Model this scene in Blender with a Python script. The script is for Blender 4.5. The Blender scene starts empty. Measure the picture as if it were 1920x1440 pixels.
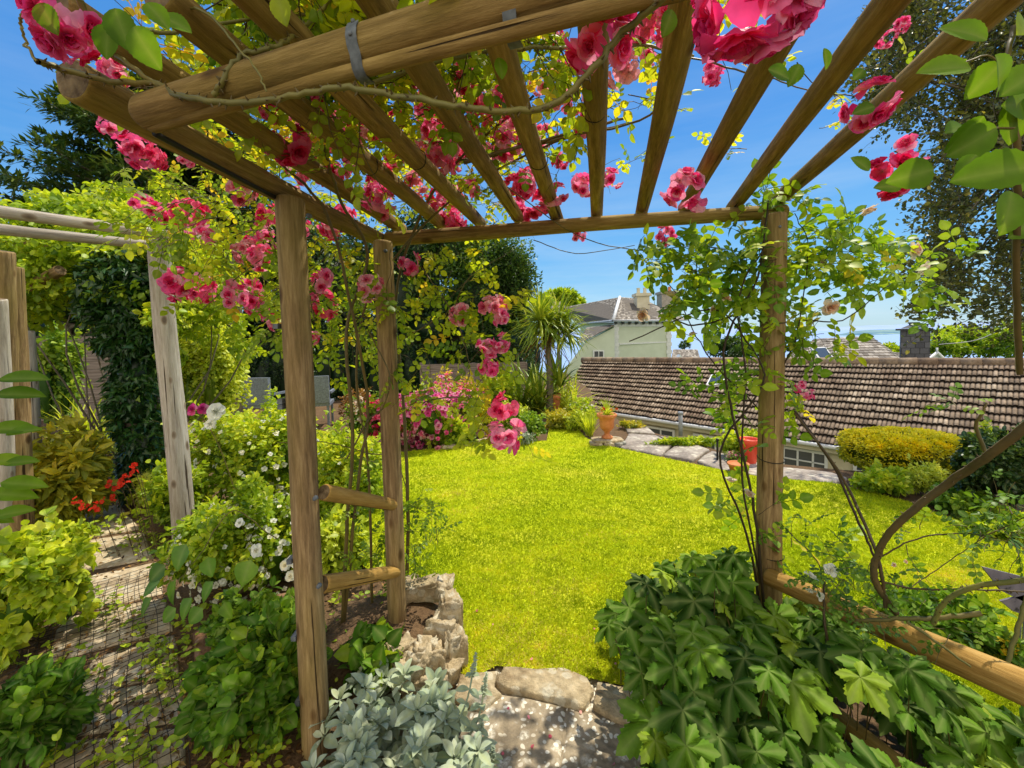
import bpy, math, random
import numpy as np
from mathutils import Vector, Matrix
R = np.random.RandomState(7)
random.seed(7)
sc = bpy.context.scene
COL = sc.collection
EYE = 1.58
FPX = 800.0
# ------------------------------------------------------------------ camera
PITCH = math.radians(3.29); ROLL = math.radians(-1.5)
PPX, PPY = 960.0, 676.0
cam_d = bpy.data.cameras.new('camera'); cam = bpy.data.objects.new('camera', cam_d); COL.objects.link(cam)
cam_d.sensor_width = 36; cam_d.lens = FPX / 1920 * 36; cam_d.clip_start = .02; cam_d.clip_end = 60000
cam_d.shift_y = (PPY - 720) / 1920
MC = Matrix.Rotation(math.pi / 2 - PITCH, 4, 'X') @ Matrix.Rotation(ROLL, 4, 'Z')
cam.matrix_world = Matrix.Translation((0, 0, EYE)) @ MC
sc.camera = cam
C3 = np.array(MC.to_3x3())

def ray(px, py):
    v = C3 @ np.array([(px - PPX) / FPX, -(py - PPY) / FPX, -1.0])
    return v
def W(px, py, d):
    """world point seen at a photo pixel, d metres forward (along +Y)"""
    v = ray(px, py); return np.array([0, 0, EYE]) + v * (d / v[1])
def G(px, py, z=0.0):
    v = ray(px, py); t = (z - EYE) / v[2]
    return np.array([0, 0, EYE]) + v * t

# ------------------------------------------------------------------ mesh accumulator
class Acc:
    def __init__(s): s.V = []; s.Q = []; s.T = []; s.A = []; s.U = []; s.n = 0
    def raw(s, V, quads=None, tris=None, val=.5, u=0.0):
        V = np.asarray(V, float).reshape(-1, 3); k = len(V)
        if quads is not None and len(quads): s.Q.append(np.asarray(quads, np.int64).reshape(-1, 4) + s.n)
        if tris is not None and len(tris): s.T.append(np.asarray(tris, np.int64).reshape(-1, 3) + s.n)
        s.V.append(V); s.A.append(np.broadcast_to(np.asarray(val, float), (k,)).copy())
        s.U.append(np.broadcast_to(np.asarray(u, float), (k,)).copy()); s.n += k
    def inst(s, tpl, M, P, vals):
        tv, tq, tt, tu = tpl
        n = len(P); k = len(tv)
        V = np.einsum('nij,kj->nki', M, tv) + P[:, None, :]
        off = (np.arange(n) * k)[:, None, None]
        q = (tq[None] + off).reshape(-1, 4) if len(tq) else None
        t = (tt[None] + off).reshape(-1, 3) if len(tt) else None
        s.raw(V.reshape(-1, 3), q, t, np.repeat(vals, k), np.tile(tu, n))
    def build(s, name, mat, parent=None, smooth=True, origin=None):
        V = np.concatenate(s.V) if s.V else np.zeros((0, 3))
        L = np.array(parent.location) if parent is not None else (np.array(origin) if origin is not None else np.zeros(3))
        if parent is not None and parent.parent is not None: L = L + np.array(parent.parent.location)
        V = V - L
        Q = np.concatenate(s.Q) if s.Q else np.zeros((0, 4), np.int64)
        T = np.concatenate(s.T) if s.T else np.zeros((0, 3), np.int64)
        me = bpy.data.meshes.new(name)
        me.vertices.add(len(V)); me.vertices.foreach_set('co', V.ravel().astype(np.float32))
        nl = len(Q) * 4 + len(T) * 3
        me.loops.add(nl); me.loops.foreach_set('vertex_index', np.concatenate([Q.ravel(), T.ravel()]).astype(np.int32))
        me.polygons.add(len(Q) + len(T))
        st = np.concatenate([np.arange(len(Q)) * 4, len(Q) * 4 + np.arange(len(T)) * 3])
        me.polygons.foreach_set('loop_start', st.astype(np.int32))
        me.polygons.foreach_set('use_smooth', np.full(len(Q) + len(T), smooth))
        a = me.attributes.new('v', 'FLOAT', 'POINT'); a.data.foreach_set('value', np.concatenate(s.A).astype(np.float32))
        a = me.attributes.new('u', 'FLOAT', 'POINT'); a.data.foreach_set('value', np.concatenate(s.U).astype(np.float32))
        me.update(calc_edges=True)
        me.materials.append(mat)
        o = bpy.data.objects.new(name, me); COL.objects.link(o)
        if parent is not None: o.parent = parent
        elif origin is not None: o.location = origin
        return o

def tag(o, label=None, cat=None, group=None, kind=None):
    if label: o['label'] = label
    if cat: o['category'] = cat
    if group: o['group'] = group
    if kind: o['kind'] = kind
    return o
def thing(name, label, cat, loc=(0, 0, 0), group=None):
    o = bpy.data.objects.new(name, None); COL.objects.link(o); o.location = tuple(float(c) for c in loc)
    o.empty_display_size = .1
    return tag(o, label, cat, group)

def unit(a): return a / np.maximum(np.linalg.norm(a, axis=-1, keepdims=True), 1e-9)
def frames(D, N, size, wid=None):
    """columns X (width), Y (length D), Z (normal)"""
    D = unit(D); X = unit(np.cross(D, N)); Z = np.cross(X, D)
    size = np.broadcast_to(size, (len(D),)); wid = size if wid is None else np.broadcast_to(wid, (len(D),))
    return np.stack([X * wid[:, None], D * size[:, None], Z * size[:, None]], axis=2)
def rdir(n): return unit(R.normal(size=(n, 3)))

def T_(v, q=(), t=(), u=None):
    v = np.array(v, float)
    return (v, np.array(q, np.int64).reshape(-1, 4), np.array(t, np.int64).reshape(-1, 3), np.zeros(len(v)) if u is None else np.array(u, float))
# leaf templates, length 1 along Y
LEAF2 = T_([(0, 0, 0), (-.27, .42, .07), (0, 1, -.06), (.27, .42, .07)], t=[(0, 2, 1), (0, 3, 2)], u=[1, 0, .3, 0])
def oval(w, fold=.08, droop=.12, n=4, tipp=.9, serr=0.0):
    v = [(0, 0, 0)]; u = [1]; q = []; t = []
    for i in range(1, n):
        y = i / n; ww = w * math.sin(math.pi * y ** tipp) ** .75 * (1 + serr * (1 if i % 2 else -1)); z = -droop * y * y
        v += [(-ww, y, z + fold * ww / w), (0, y, z), (ww, y, z + fold * ww / w)]; u += [0, 1, 0]
    v.append((0, 1, -droop * 1.1)); u.append(.5); e = len(v) - 1
    t += [(0, 2, 1), (0, 3, 2)]
    for i in range(n - 2):
        a = 1 + 3 * i; b = a + 3
        q += [(a, a + 1, b + 1, b), (a + 1, a + 2, b + 2, b + 1)]
    a = 1 + 3 * (n - 2); t += [(a, a + 1, e), (a + 1, a + 2, e)]
    return T_(v, q, t, u)
OVAL = oval(.33); ROUND = oval(.42, .06, .1); LANCE = oval(.17, .05, .25); HEART = oval(.46, .1, .2, 5, .62)
OVALN = oval(.36, .09, .18, 18, .9, .035); 
def strap(w, n=7):
    v = []; q = []; u = []
    for i in range(n + 1):
        y = i / n; ww = w * (1 - .9 * y ** 2.2); v += [(-ww, y, .0), (0, y, -.35 * w), (ww, y, 0)]; u += [0, 1, 0]
        if i < n: a = 3 * i; q += [(a, a + 1, a + 4, a + 3), (a + 1, a + 2, a + 5, a + 4)]
    return T_(v, q, (), u)
def palmate(lobes=5, serr=True, wsc=2.0):
    """palmate leaf with serrated lobes, radius 1, petiole joint at the origin, tip along +Y"""
    ring = []
    angs = np.linspace(-128, 128, lobes)
    for i, a in enumerate(angs):
        L = 1.0 - .34 * (abs(a) / 128) ** 1.5
        for off, r in ((-15, .60), (-15, .66), (-12.5, .66), (-12.5, .77), (-9, .76), (-8, .88), (-4.5, .87), (-3, .95), (0, 1.06), (3, .95), (4.5, .87), (8, .88), (9, .76), (12.5, .77), (12.5, .66), (15, .66), (15, .60)):
            ang = math.radians(a + off * wsc); ring.append((math.sin(ang) * r * L, math.cos(ang) * r * L, -.38 * (r * L) ** 2 - (.045 if abs(off) > 8 else 0), 1 - abs(off) / 15))
        if i < lobes - 1:
            m = math.radians((a + angs[i + 1]) / 2); Lm = .44
            ring.append((math.sin(m) * Lm, math.cos(m) * Lm, .03, 0))
    v = [(0, 0, 0)] + [r[:3] for r in ring]; u = [1] + [r[3] for r in ring]
    # inner ring for veins
    inner = [(x * .5, y * .5, z * .3 + .03 * (1 - w)) for x, y, z, w in ring]; k = len(ring)
    v += inner; u += [r[3] for r in ring]
    q = []; t = []
    for i in range(k - 1):
        t.append((0, 1 + k + i + 1, 1 + k + i)); q.append((1 + i, 1 + k + i, 1 + k + i + 1, 1 + i + 1))
    return T_(v, q, t, u)
PALM = palmate()
def ivy():
    ang = [-150, -110, -70, -35, 0, 35, 70, 110, 150]; rr = [.35, .55, .4, .7, .95, .7, .4, .55, .35]
    rr = [.35, .6, .38, .45, 1, .45, .38, .6, .35]
    v = [(0, .0, 0)] + [(math.sin(math.radians(a)) * r * .62, math.cos(math.radians(a)) * r + .0, -.12 * r) for a, r in zip(ang, rr)]
    return T_(v, (), [(0, i + 1, i) for i in range(1, 9)], [1] + [0] * 9)
IVY = ivy()

def tube(acc, pts, rad, sides=6, val=.5, cap=False, wob=0.0):
    pts = np.asarray(pts, float); n = len(pts); rad = np.broadcast_to(rad, (n,))
    tg = np.gradient(pts, axis=0); tg = unit(tg)
    ref = np.array([.0, 0, 1.0]) if abs(tg[0][2]) < .9 else np.array([1.0, 0, 0])
    N = np.zeros((n, 3)); nn = unit(np.cross(tg[0], ref))
    for i in range(n):
        nn = nn - tg[i] * (nn @ tg[i]); nn = nn / max(np.linalg.norm(nn), 1e-9); N[i] = nn
    B = np.cross(tg, N)
    a = np.arange(sides) * 2 * math.pi / sides
    rr = rad[:, None] * (1 + (R.uniform(-wob, wob, (n, sides)) if wob else 0))
    V = pts[:, None, :] + rr[..., None] * (np.cos(a)[None, :, None] * N[:, None, :] + np.sin(a)[None, :, None] * B[:, None, :])
    i = np.arange(n - 1)[:, None] * sides; j = np.arange(sides)[None]; j2 = (j + 1) % sides
    Q = np.stack([i + j, i + j2, i + sides + j2, i + sides + j], -1).reshape(-1, 4)
    V = V.reshape(-1, 3); T = None
    if cap:
        V = np.vstack([V, pts[0], pts[-1]]); m = n * sides
        T = [(m, (k + 1) % sides, k) for k in range(sides)] + [(m + 1, m - sides + k, m - sides + (k + 1) % sides) for k in range(sides)]
    acc.raw(V, Q, T, val)
def smooth_path(P, k=6):
    P = np.asarray(P, float); n = len(P)
    if n < 3: return np.array([P[0] + (P[-1] - P[0]) * t for t in np.linspace(0, 1, k + 1)])
    E = np.vstack([2 * P[0] - P[1], P, 2 * P[-1] - P[-2]]); out = []
    for i in range(1, n):
        p0, p1, p2, p3 = E[i - 1], E[i], E[i + 1], E[i + 2]
        for t in np.linspace(0, 1, k, endpoint=False):
            out.append(.5 * ((2 * p1) + (-p0 + p2) * t + (2 * p0 - 5 * p1 + 4 * p2 - p3) * t * t + (-p0 + 3 * p1 - 3 * p2 + p3) * t ** 3))
    out.append(P[-1]); return np.array(out)
def box(acc, lo, hi, val=.5, rot=0, c=None, M=None):
    x0, y0, z0 = lo; x1, y1, z1 = hi
    V = np.array([(x, y, z) for z in (z0, z1) for y in (y0, y1) for x in (x0, x1)], float)
    if M is not None: V = V @ np.asarray(M).T
    elif rot:
        c_, s_ = math.cos(rot), math.sin(rot); V = V @ np.array([[c_, s_, 0], [-s_, c_, 0], [0, 0, 1]])
    if c is not None: V = V + np.asarray(c)
    acc.raw(V, [(0, 2, 3, 1), (4, 5, 7, 6), (0, 1, 5, 4), (2, 6, 7, 3), (0, 4, 6, 2), (1, 3, 7, 5)], None, val)
def prism(acc, front, back, val=.5):
    """closed solid between two polygons with the same number of corners"""
    f = np.array(front, float); b = np.array(back, float); n = len(f)
    V = np.vstack([f, b]); Q = [(i, (i + 1) % n, n + (i + 1) % n, n + i) for i in range(n)]
    T = [(0, i, i + 1) for i in range(1, n - 1)] + [(n, n + i + 1, n + i) for i in range(1, n - 1)]
    acc.raw(V, Q, T, val)
def lathe(acc, prof, c, seg=28, val=.5):
    V = []; n = len(prof)
    for r, z in prof:
        for k in range(seg):
            a = 2 * math.pi * k / seg; V.append((c[0] + r * math.cos(a), c[1] + r * math.sin(a), c[2] + z))
    Q = [(i * seg + k, i * seg + (k + 1) % seg, (i + 1) * seg + (k + 1) % seg, (i + 1) * seg + k) for i in range(n - 1) for k in range(seg)]
    acc.raw(V, Q, None, val)

def vnoise(P, s, seed=0):
    """cheap smooth noise from summed sines, about -1..1"""
    P = np.asarray(P) * s; rs = np.random.RandomState(seed); o = np.zeros(len(P))
    for k in range(5):
        w = rs.normal(size=3) * (1 + .5 * k); o += np.sin(P @ w + rs.uniform(0, 6.28)) / (1 + .5 * k)
    return o / 2.2
def rock(acc, c, size, seed, val=.5, rot=0, n=9, rough=.16):
    """angular weathered stone: superellipsoid with noise"""
    th = np.linspace(0, math.pi, n); ph = np.linspace(0, 2 * math.pi, n * 2, endpoint=False)
    D = np.array([(math.sin(t) * math.cos(p), math.sin(t) * math.sin(p), math.cos(t)) for t in th for p in ph])
    e = .42; V = np.sign(D) * np.abs(D) ** e; V = V / 1.15
    V = V * (1 + rough * vnoise(D, 2.2, seed) + rough * .5 * vnoise(D, 6, seed + 9) + (rough * .3 * vnoise(D, 15, seed + 5) if n > 20 else 0))[:, None] * np.array(size)[None] / 2
    c_, s_ = math.cos(rot), math.sin(rot); V = V @ np.array([[c_, s_, 0], [-s_, c_, 0], [0, 0, 1]]) + np.asarray(c)
    m = n * 2; Q = [(i * m + k, (i + 1) * m + k, (i + 1) * m + (k + 1) % m, i * m + (k + 1) % m) for i in range(n - 1) for k in range(m)]
    acc.raw(V, Q, None, val)

# ------------------------------------------------------------------ materials
def newmat(name):
    m = bpy.data.materials.new(name); m.use_nodes = True; nt = m.node_tree; nt.nodes.clear(); return m, nt
def nd(nt, t, **k):
    n = nt.nodes.new(t)
    for a, b in k.items():
        if a in n.inputs.keys(): n.inputs[a].default_value = b
        else: setattr(n, a, b)
    return n
def ramp(nt, fac, stops):
    r = nt.nodes.new('ShaderNodeValToRGB'); el = r.color_ramp.elements
    while len(el) > 1: el.remove(el[-1])
    el[0].position = stops[0][0]; el[0].color = (*stops[0][1], 1)
    for p, c in stops[1:]:
        e = el.new(p); e.color = (*c, 1)
    nt.links.new(fac, r.inputs[0]); return r.outputs[0]
def mixc(nt, fac, a, b, mode='MIX'):
    m = nt.nodes.new('ShaderNodeMix'); m.data_type = 'RGBA'; m.blend_type = mode
    for s, v in ((0, fac), (6, a), (7, b)):
        if hasattr(v, 'is_linked'): nt.links.new(v, m.inputs[s])
        else: m.inputs[s].default_value = v if s == 0 else (*v, 1)
    return m.outputs[2]
def out(nt, sh): o = nt.nodes.new('ShaderNodeOutputMaterial'); nt.links.new(sh, o.inputs[0])
def noise(nt, scale, detail=4, vec=None, rough=.55):
    n = nd(nt, 'ShaderNodeTexNoise'); n.inputs['Scale'].default_value = scale; n.inputs['Detail'].default_value = detail; n.inputs['Roughness'].default_value = rough
    if vec is not None: nt.links.new(vec, n.inputs['Vector'])
    return n.outputs['Fac']
def coords(nt, which='Object', scale=(1, 1, 1)):
    tc = nt.nodes.new('ShaderNodeTexCoord'); mp = nt.nodes.new('ShaderNodeMapping'); mp.inputs['Scale'].default_value = scale
    nt.links.new(tc.outputs[which], mp.inputs[0]); return mp.outputs[0]
def leafmat(name, stops, trans=.45, rough=.45, vein=.25, tcol=(1.35, 1.25, .45), spec=.35):
    m, nt = newmat(name)
    a = nd(nt, 'ShaderNodeAttribute', attribute_name='v'); b = nd(nt, 'ShaderNodeAttribute', attribute_name='u')
    c = ramp(nt, a.outputs['Fac'], stops)
    nz = noise(nt, 60, 2, coords(nt)); c = mixc(nt, .35, c, mixc(nt, nz, (.25, .25, .2), (1.6, 1.6, 1.5)), 'MULTIPLY')
    mu = nd(nt, 'ShaderNodeMath', operation='MULTIPLY'); nt.links.new(b.outputs['Fac'], mu.inputs[0]); mu.inputs[1].default_value = vein
    mp = nd(nt, 'ShaderNodeMath', operation='POWER'); nt.links.new(b.outputs['Fac'], mp.inputs[0]); mp.inputs[1].default_value = 3
    nt.links.new(mp.outputs[0], mu.inputs[0])
    big_ = noise(nt, 9, 3, coords(nt)); c = mixc(nt, .6, c, ramp(nt, big_, [(.3, (.55, .62, .6)), (.5, (1, 1, 1)), (.72, (1.45, 1.25, .9))]), 'MULTIPLY')
    c = mixc(nt, mu.outputs[0], c, (.5, .55, .2))
    p = nd(nt, 'ShaderNodeBsdfPrincipled'); nt.links.new(c, p.inputs['Base Color']); p.inputs['Roughness'].default_value = rough; p.inputs['Specular IOR Level'].default_value = spec
    t = nd(nt, 'ShaderNodeBsdfTranslucent'); nt.links.new(mixc(nt, 1, c, tcol, 'MULTIPLY'), t.inputs[0])
    x = nd(nt, 'ShaderNodeMixShader'); x.inputs[0].default_value = trans; nt.links.new(p.outputs[0], x.inputs[1]); nt.links.new(t.outputs[0], x.inputs[2])
    out(nt, x.outputs[0]); return m
def surf(name, build, rough=.85, bump=None, bstr=.4, bdist=.01, spec=.25):
    m, nt = newmat(name); p = nd(nt, 'ShaderNodeBsdfPrincipled'); p.inputs['Roughness'].default_value = rough; p.inputs['Specular IOR Level'].default_value = spec
    c, h = build(nt)
    if hasattr(c, 'is_linked'): nt.links.new(c, p.inputs['Base Color'])
    else: p.inputs['Base Color'].default_value = (*c, 1)
    if h is not None:
        b = nd(nt, 'ShaderNodeBump'); b.inputs['Strength'].default_value = bstr; b.inputs['Distance'].default_value = bdist
        nt.links.new(h, b.inputs['Height']); nt.links.new(b.outputs[0], p.inputs['Normal'])
    out(nt, p.outputs[0]); return m
def wood(name, dark, mid, light, green=0.0, gcol=(.16, .17, .02)):
    def f(nt):
        v = coords(nt, 'Object', (55, 55, 4.5)); g = noise(nt, 1, 8, v, .75)
        v2 = coords(nt, 'Object', (1, 1, .35)); big = noise(nt, 5, 3, v2)
        c = ramp(nt, g, [(.25, dark), (.5, mid), (.78, light)])
        c = mixc(nt, ramp(nt, big, [(.42, (0, 0, 0)), (.62, (green,) * 3)]), c, gcol)
        v3 = coords(nt, 'Object', (62, 62, 1.1)); cr = noise(nt, 1, 3, v3, .5)
        crk = ramp(nt, cr, [(.315, (.15, .12, .09)), (.345, (1, 1, 1))])
        c = mixc(nt, 1, c, crk, 'MULTIPLY')
        v4 = coords(nt, 'Object', (9, 9, 4.5)); vo = nd(nt, 'ShaderNodeTexVoronoi'); vo.inputs['Scale'].default_value = 1; nt.links.new(v4, vo.inputs['Vector'])
        kn = ramp(nt, vo.outputs['Distance'], [(.09, (.18, .11, .06)), (.15, (.55, .45, .35)), (.20, (1, 1, 1))])
        c = mixc(nt, .8, c, kn, 'MULTIPLY')
        at = nd(nt, 'ShaderNodeAttribute', attribute_name='v')
        c = mixc(nt, 1, c, ramp(nt, at.outputs['Fac'], [(0, (.55, .55, .55)), (.5, (1, 1, 1)), (1, (1.5, 1.5, 1.5))]), 'MULTIPLY')
        h = mixc(nt, .5, g, crk)
        return c, h
    return surf(name, f, .82, bstr=1.0, bdist=.012)
M = {}
M['pole'] = wood('pergola_wood', (.06, .032, .010), (.29, .18, .055), (.62, .42, .16), .45, (.34, .26, .045))
M['post'] = wood('post_wood', (.06, .035, .016), (.30, .19, .085), (.62, .44, .22), .35, (.36, .28, .06))
M['rail'] = wood('rail_wood', (.2, .10, .02), (.42, .24, .06), (.58, .38, .13), .2, (.3, .22, .03))
M['grey_pole'] = wood('weathered_wood', (.22, .17, .12), (.46, .40, .33), (.68, .63, .55), .1, (.4, .36, .2))
M['endgrain'] = surf('end_grain', lambda nt: (ramp(nt, noise(nt, 40, 5, coords(nt)), [(.3, (.06, .035, .015)), (.7, (.28, .2, .11))]), noise(nt, 90, 3, coords(nt))))
M['bark'] = wood('bark', (.07, .055, .035), (.17, .14, .1), (.28, .24, .18), .3, (.14, .15, .05))
M['twig'] = leafmat('rose_cane', [(0, (.05, .028, .012)), (.5, (.12, .085, .03)), (1, (.2, .2, .05))], 0, .6, 0)
M['stem'] = leafmat('green_stem', [(0, (.09, .055, .025)), (.5, (.17, .13, .04)), (1, (.26, .28, .06))], 0, .5, 0)
M['twigdark'] = leafmat('dark_twig', [(0, (.03, .02, .012)), (1, (.09, .06, .03))], 0, .7, 0)
M['steel'] = surf('galvanised', lambda nt: (ramp(nt, noise(nt, 60, 3, coords(nt)), [(.3, (.09, .10, .11)), (.7, (.2, .22, .24))]), None), .6)
M['black'] = surf('black_plastic', lambda nt: ((.02, .018, .016), None), .5)
# foliage
M['rose_leaf'] = leafmat('rose_leaf', [(0, (.08, .18, .012)), (.35, (.22, .36, .015)), (.7, (.48, .58, .025)), (.92, (.78, .74, .03)), (1, (.8, .55, .05))], .58)
M['rose_dark'] = leafmat('rose_leaf_dark', [(0, (.05, .15, .012)), (.5, (.19, .36, .02)), (.9, (.50, .62, .03)), (1, (.7, .6, .05))], .5)
M['big_leaf'] = leafmat('big_leaf', [(0, (.06, .16, .01)), (.6, (.2, .36, .015)), (1, (.6, .68, .05))], .55, .55, spec=.2)
M['bright'] = leafmat('bright_leaf', [(0, (.09, .2, .008)), (.5, (.36, .52, .018)), (1, (.78, .82, .06))], .45)
M['lime'] = leafmat('lime_leaf', [(0, (.16, .26, .01)), (.5, (.52, .62, .03)), (1, (.8, .85, .15))], .4)
M['mid'] = leafmat('mid_leaf', [(0, (.04, .12, .01)), (.5, (.15, .31, .02)), (1, (.42, .56, .05))], .4)
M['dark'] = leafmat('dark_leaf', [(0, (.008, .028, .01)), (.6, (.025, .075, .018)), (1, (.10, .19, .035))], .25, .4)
M['ivy'] = leafmat('ivy_leaf', [(0, (.008, .035, .008)), (.6, (.022, .085, .015)), (.93, (.06, .16, .03)), (1, (.3, .45, .1))], .2, .32, .2, spec=.5)
M['tree'] = leafmat('tree_leaf', [(0, (.012, .04, .008)), (.5, (.05, .13, .015)), (1, (.24, .36, .03))], .3)
M['oak'] = leafmat('oak_leaf', [(0, (.02, .03, .012)), (.5, (.08, .10, .025)), (.8, (.26, .25, .05)), (1, (.5, .42, .1))], .35, .4)
M['needle'] = leafmat('conifer_needle', [(0, (.012, .045, .012)), (.55, (.035, .10, .02)), (1, (.24, .29, .035))], .2)
M['palmate'] = leafmat('palmate_leaf', [(0, (.025, .075, .006)), (.5, (.08, .20, .012)), (.85, (.17, .33, .02)), (1, (.36, .50, .03))], .35, .65, .3, spec=.12)
M['silver'] = leafmat('silver_leaf', [(0, (.16, .23, .15)), (.5, (.36, .44, .32)), (1, (.62, .68, .55))], .15, .9, .35, (1, 1, .8), .1)
M['yellow'] = leafmat('golden_leaf', [(0, (.07, .11, .004)), (.3, (.38, .42, .008)), (.6, (.80, .72, .01)), (1, (1.0, .88, .02))], .35)
M['yolive'] = leafmat('olive_leaf', [(0, (.15, .2, .01)), (.5, (.42, .42, .03)), (1, (.85, .7, .05))], .4)
M['cord'] = leafmat('strap_leaf', [(0, (.05, .11, .015)), (.5, (.24, .36, .03)), (1, (.75, .76, .1))], .3, .38, .2)
M['bronze'] = leafmat('bronze_leaf', [(0, (.1, .04, .01)), (.5, (.3, .14, .04)), (1, (.6, .35, .12))], .3)
M['litter'] = leafmat('dry_leaf', [(0, (.05, .022, .008)), (.5, (.22, .10, .03)), (1, (.5, .3, .12))], .2, .8)
M['grass'] = leafmat('grass_blade', [(0, (.22, .33, .006)), (.5, (.48, .57, .014)), (.85, (.68, .69, .04)), (1, (.80, .64, .22))], .35, .7, 0, (1.2, 1.15, .4), .1)
def petal(name, stops, tc=(1.15, .8, .95), tr=.42): return leafmat(name, stops, tr, .6, .3, tc, .15)
M['pink'] = petal('pink_petal', [(0, (.66, .008, .13)), (.4, (.88, .04, .26)), (.75, (.95, .17, .45)), (1, (.98, .52, .70))])
M['crimson'] = petal('crimson_petal', [(0, (.55, .004, .06)), (.5, (.85, .02, .17)), (1, (.95, .22, .42))])
M['palepink'] = petal('pale_pink_petal', [(0, (.7, .06, .18)), (.5, (.85, .22, .35)), (1, (.95, .6, .66))])
M['peach'] = petal('peach_petal', [(0, (.75, .35, .18)), (.5, (.9, .6, .42)), (1, (.95, .85, .75))], (1, .9, .8))
M['white'] = petal('white_petal', [(0, (.75, .75, .6)), (1, (.95, .95, .92))], (1, 1, .9))
M['magenta'] = petal('magenta_petal', [(0, (.5, .02, .2)), (.6, (.75, .07, .35)), (1, (.9, .4, .6))])
M['red'] = petal('red_petal', [(0, (.4, .005, .005)), (1, (.8, .05, .02))])
M['ypetal'] = petal('yellow_petal', [(0, (.8, .4, .01)), (1, (.95, .8, .05))], (1, .9, .5))
# ground
def soil(nt):
    v = coords(nt); a = noise(nt, 6, 6, v, .7); b = noise(nt, 60, 4, v, .7)
    return mixc(nt, .5, ramp(nt, a, [(.3, (.05, .025, .012)), (.6, (.16, .09, .045)), (.8, (.27, .17, .09))]), ramp(nt, b, [(.3, (.05, .03, .015)), (.7, (.3, .19, .1))])), b
M['soil'] = surf('soil', soil, .95, bstr=.8, bdist=.02)
def lawnm(nt):
    v = coords(nt); a = noise(nt, 1.2, 4, v); b = noise(nt, 35, 4, v, .7)
    c = ramp(nt, a, [(.3, (.37, .47, .010)), (.5, (.48, .55, .016)), (.7, (.60, .57, .05))])
    return mixc(nt, .6, c, ramp(nt, b, [(.35, (.45, .45, .4)), (.65, (1.35, 1.3, 1.2))]), 'MULTIPLY'), b
M['lawn'] = surf('lawn', lawnm, .95, bstr=.5, bdist=.02, spec=.05)
def stonem(base, light, dark, lich=.5, ls=22, lc=(.72, .68, .55)):
    def f(nt):
        v = coords(nt); a = noise(nt, 4, 6, v, .65); b = noise(nt, 30, 5, v, .7)
        c = ramp(nt, a, [(.3, dark), (.5, base), (.7, light)])
        c = mixc(nt, .6, c, ramp(nt, b, [(.3, (.4, .38, .35)), (.7, (1.4, 1.35, 1.3))]), 'MULTIPLY')
        vd = coords(nt); wz = nd(nt, 'ShaderNodeTexNoise'); wz.inputs['Scale'].default_value = 14
        nt.links.new(vd, wz.inputs['Vector'])
        add = nd(nt, 'ShaderNodeMixRGB', blend_type='ADD'); add.inputs[0].default_value = .05
        nt.links.new(vd, add.inputs[1]); nt.links.new(wz.outputs['Color'], add.inputs[2])
        vo = nd(nt, 'ShaderNodeTexVoronoi'); vo.inputs['Scale'].default_value = ls; nt.links.new(add.outputs[0], vo.inputs['Vector'])
        sp = ramp(nt, vo.outputs['Distance'], [(.34, (1, 1, 1)), (.42, (0, 0, 0))])
        gate = ramp(nt, noise(nt, 3.2, 3, v), [(.36, (0, 0, 0)), (.48, (lich,) * 3)])
        g2 = ramp(nt, vo.outputs['Color'], [(.35, (0, 0, 0)), (.5, (1, 1, 1))])
        sp = mixc(nt, 1, mixc(nt, 1, sp, gate, 'MULTIPLY'), g2, 'MULTIPLY')
        c = mixc(nt, sp, c, lc)
        vo2 = nd(nt, 'ShaderNodeTexVoronoi'); vo2.inputs['Scale'].default_value = ls * .45; nt.links.new(add.outputs[0], vo2.inputs['Vector'])
        s2 = mixc(nt, 1, ramp(nt, vo2.outputs['Distance'], [(.25, (.85,) * 3), (.45, (0, 0, 0))]), ramp(nt, vo2.outputs['Color'], [(.45, (0, 0, 0)), (.6, (lich, lich, lich))]), 'MULTIPLY')
        c = mixc(nt, mixc(nt, 1, s2, ramp(nt, noise(nt, ls * 2.5, 4, vd, .7), [(.4, (.2,) * 3), (.6, (1, 1, 1))]), 'MULTIPLY'), c, lc)
        return c, b
    return f
M['slab'] = surf('lichened_slab', stonem((.31, .25, .17), (.48, .40, .29), (.16, .13, .095), 1.0, 42, (.80, .74, .62)), .9, bstr=.6, bdist=.008)
M['stone'] = surf('buff_stone', stonem((.50, .40, .25), (.68, .58, .40), (.28, .20, .11), .5, 16), .9, bstr=.9, bdist=.02)
M['flag'] = surf('grey_flagstone', stonem((.36, .31, .27), (.52, .46, .4), (.2, .17, .15), .5, 12), .9, bstr=.5, bdist=.01)
M['plinth_shaded'] = surf('shaded_plinth_stone', stonem((.12, .13, .12), (.3, .3, .27), (.04, .04, .04), .5, 14), .8, bstr=1, bdist=.02)  # shade on the right of the plinth, put into the stone colour
def tilem(nt):
    at = nd(nt, 'ShaderNodeAttribute', attribute_name='v'); v = coords(nt); b = noise(nt, 9, 6, v, .75); a = noise(nt, .6, 3, v)
    c = ramp(nt, at.outputs['Fac'], [(0, (.23, .185, .14)), (.4, (.31, .25, .185)), (.8, (.40, .33, .25)), (1, (.52, .44, .34))])
    c = mixc(nt, .75, c, ramp(nt, b, [(.3, (.4, .36, .33)), (.7, (1.5, 1.5, 1.5))]), 'MULTIPLY')
    c = mixc(nt, 1, c, ramp(nt, a, [(.35, (.72, .6, .55)), (.65, (1.25, 1.2, 1.15))]), 'MULTIPLY')
    u = nd(nt, 'ShaderNodeAttribute', attribute_name='u'); c = mixc(nt, u.outputs['Fac'], c, (.02, .014, .01))  # valleys and course edges darkened: shade painted into the tile colour
    return c, b
M['tile'] = surf('concrete_tile', tilem, .9, bstr=.5, bdist=.01)
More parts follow.
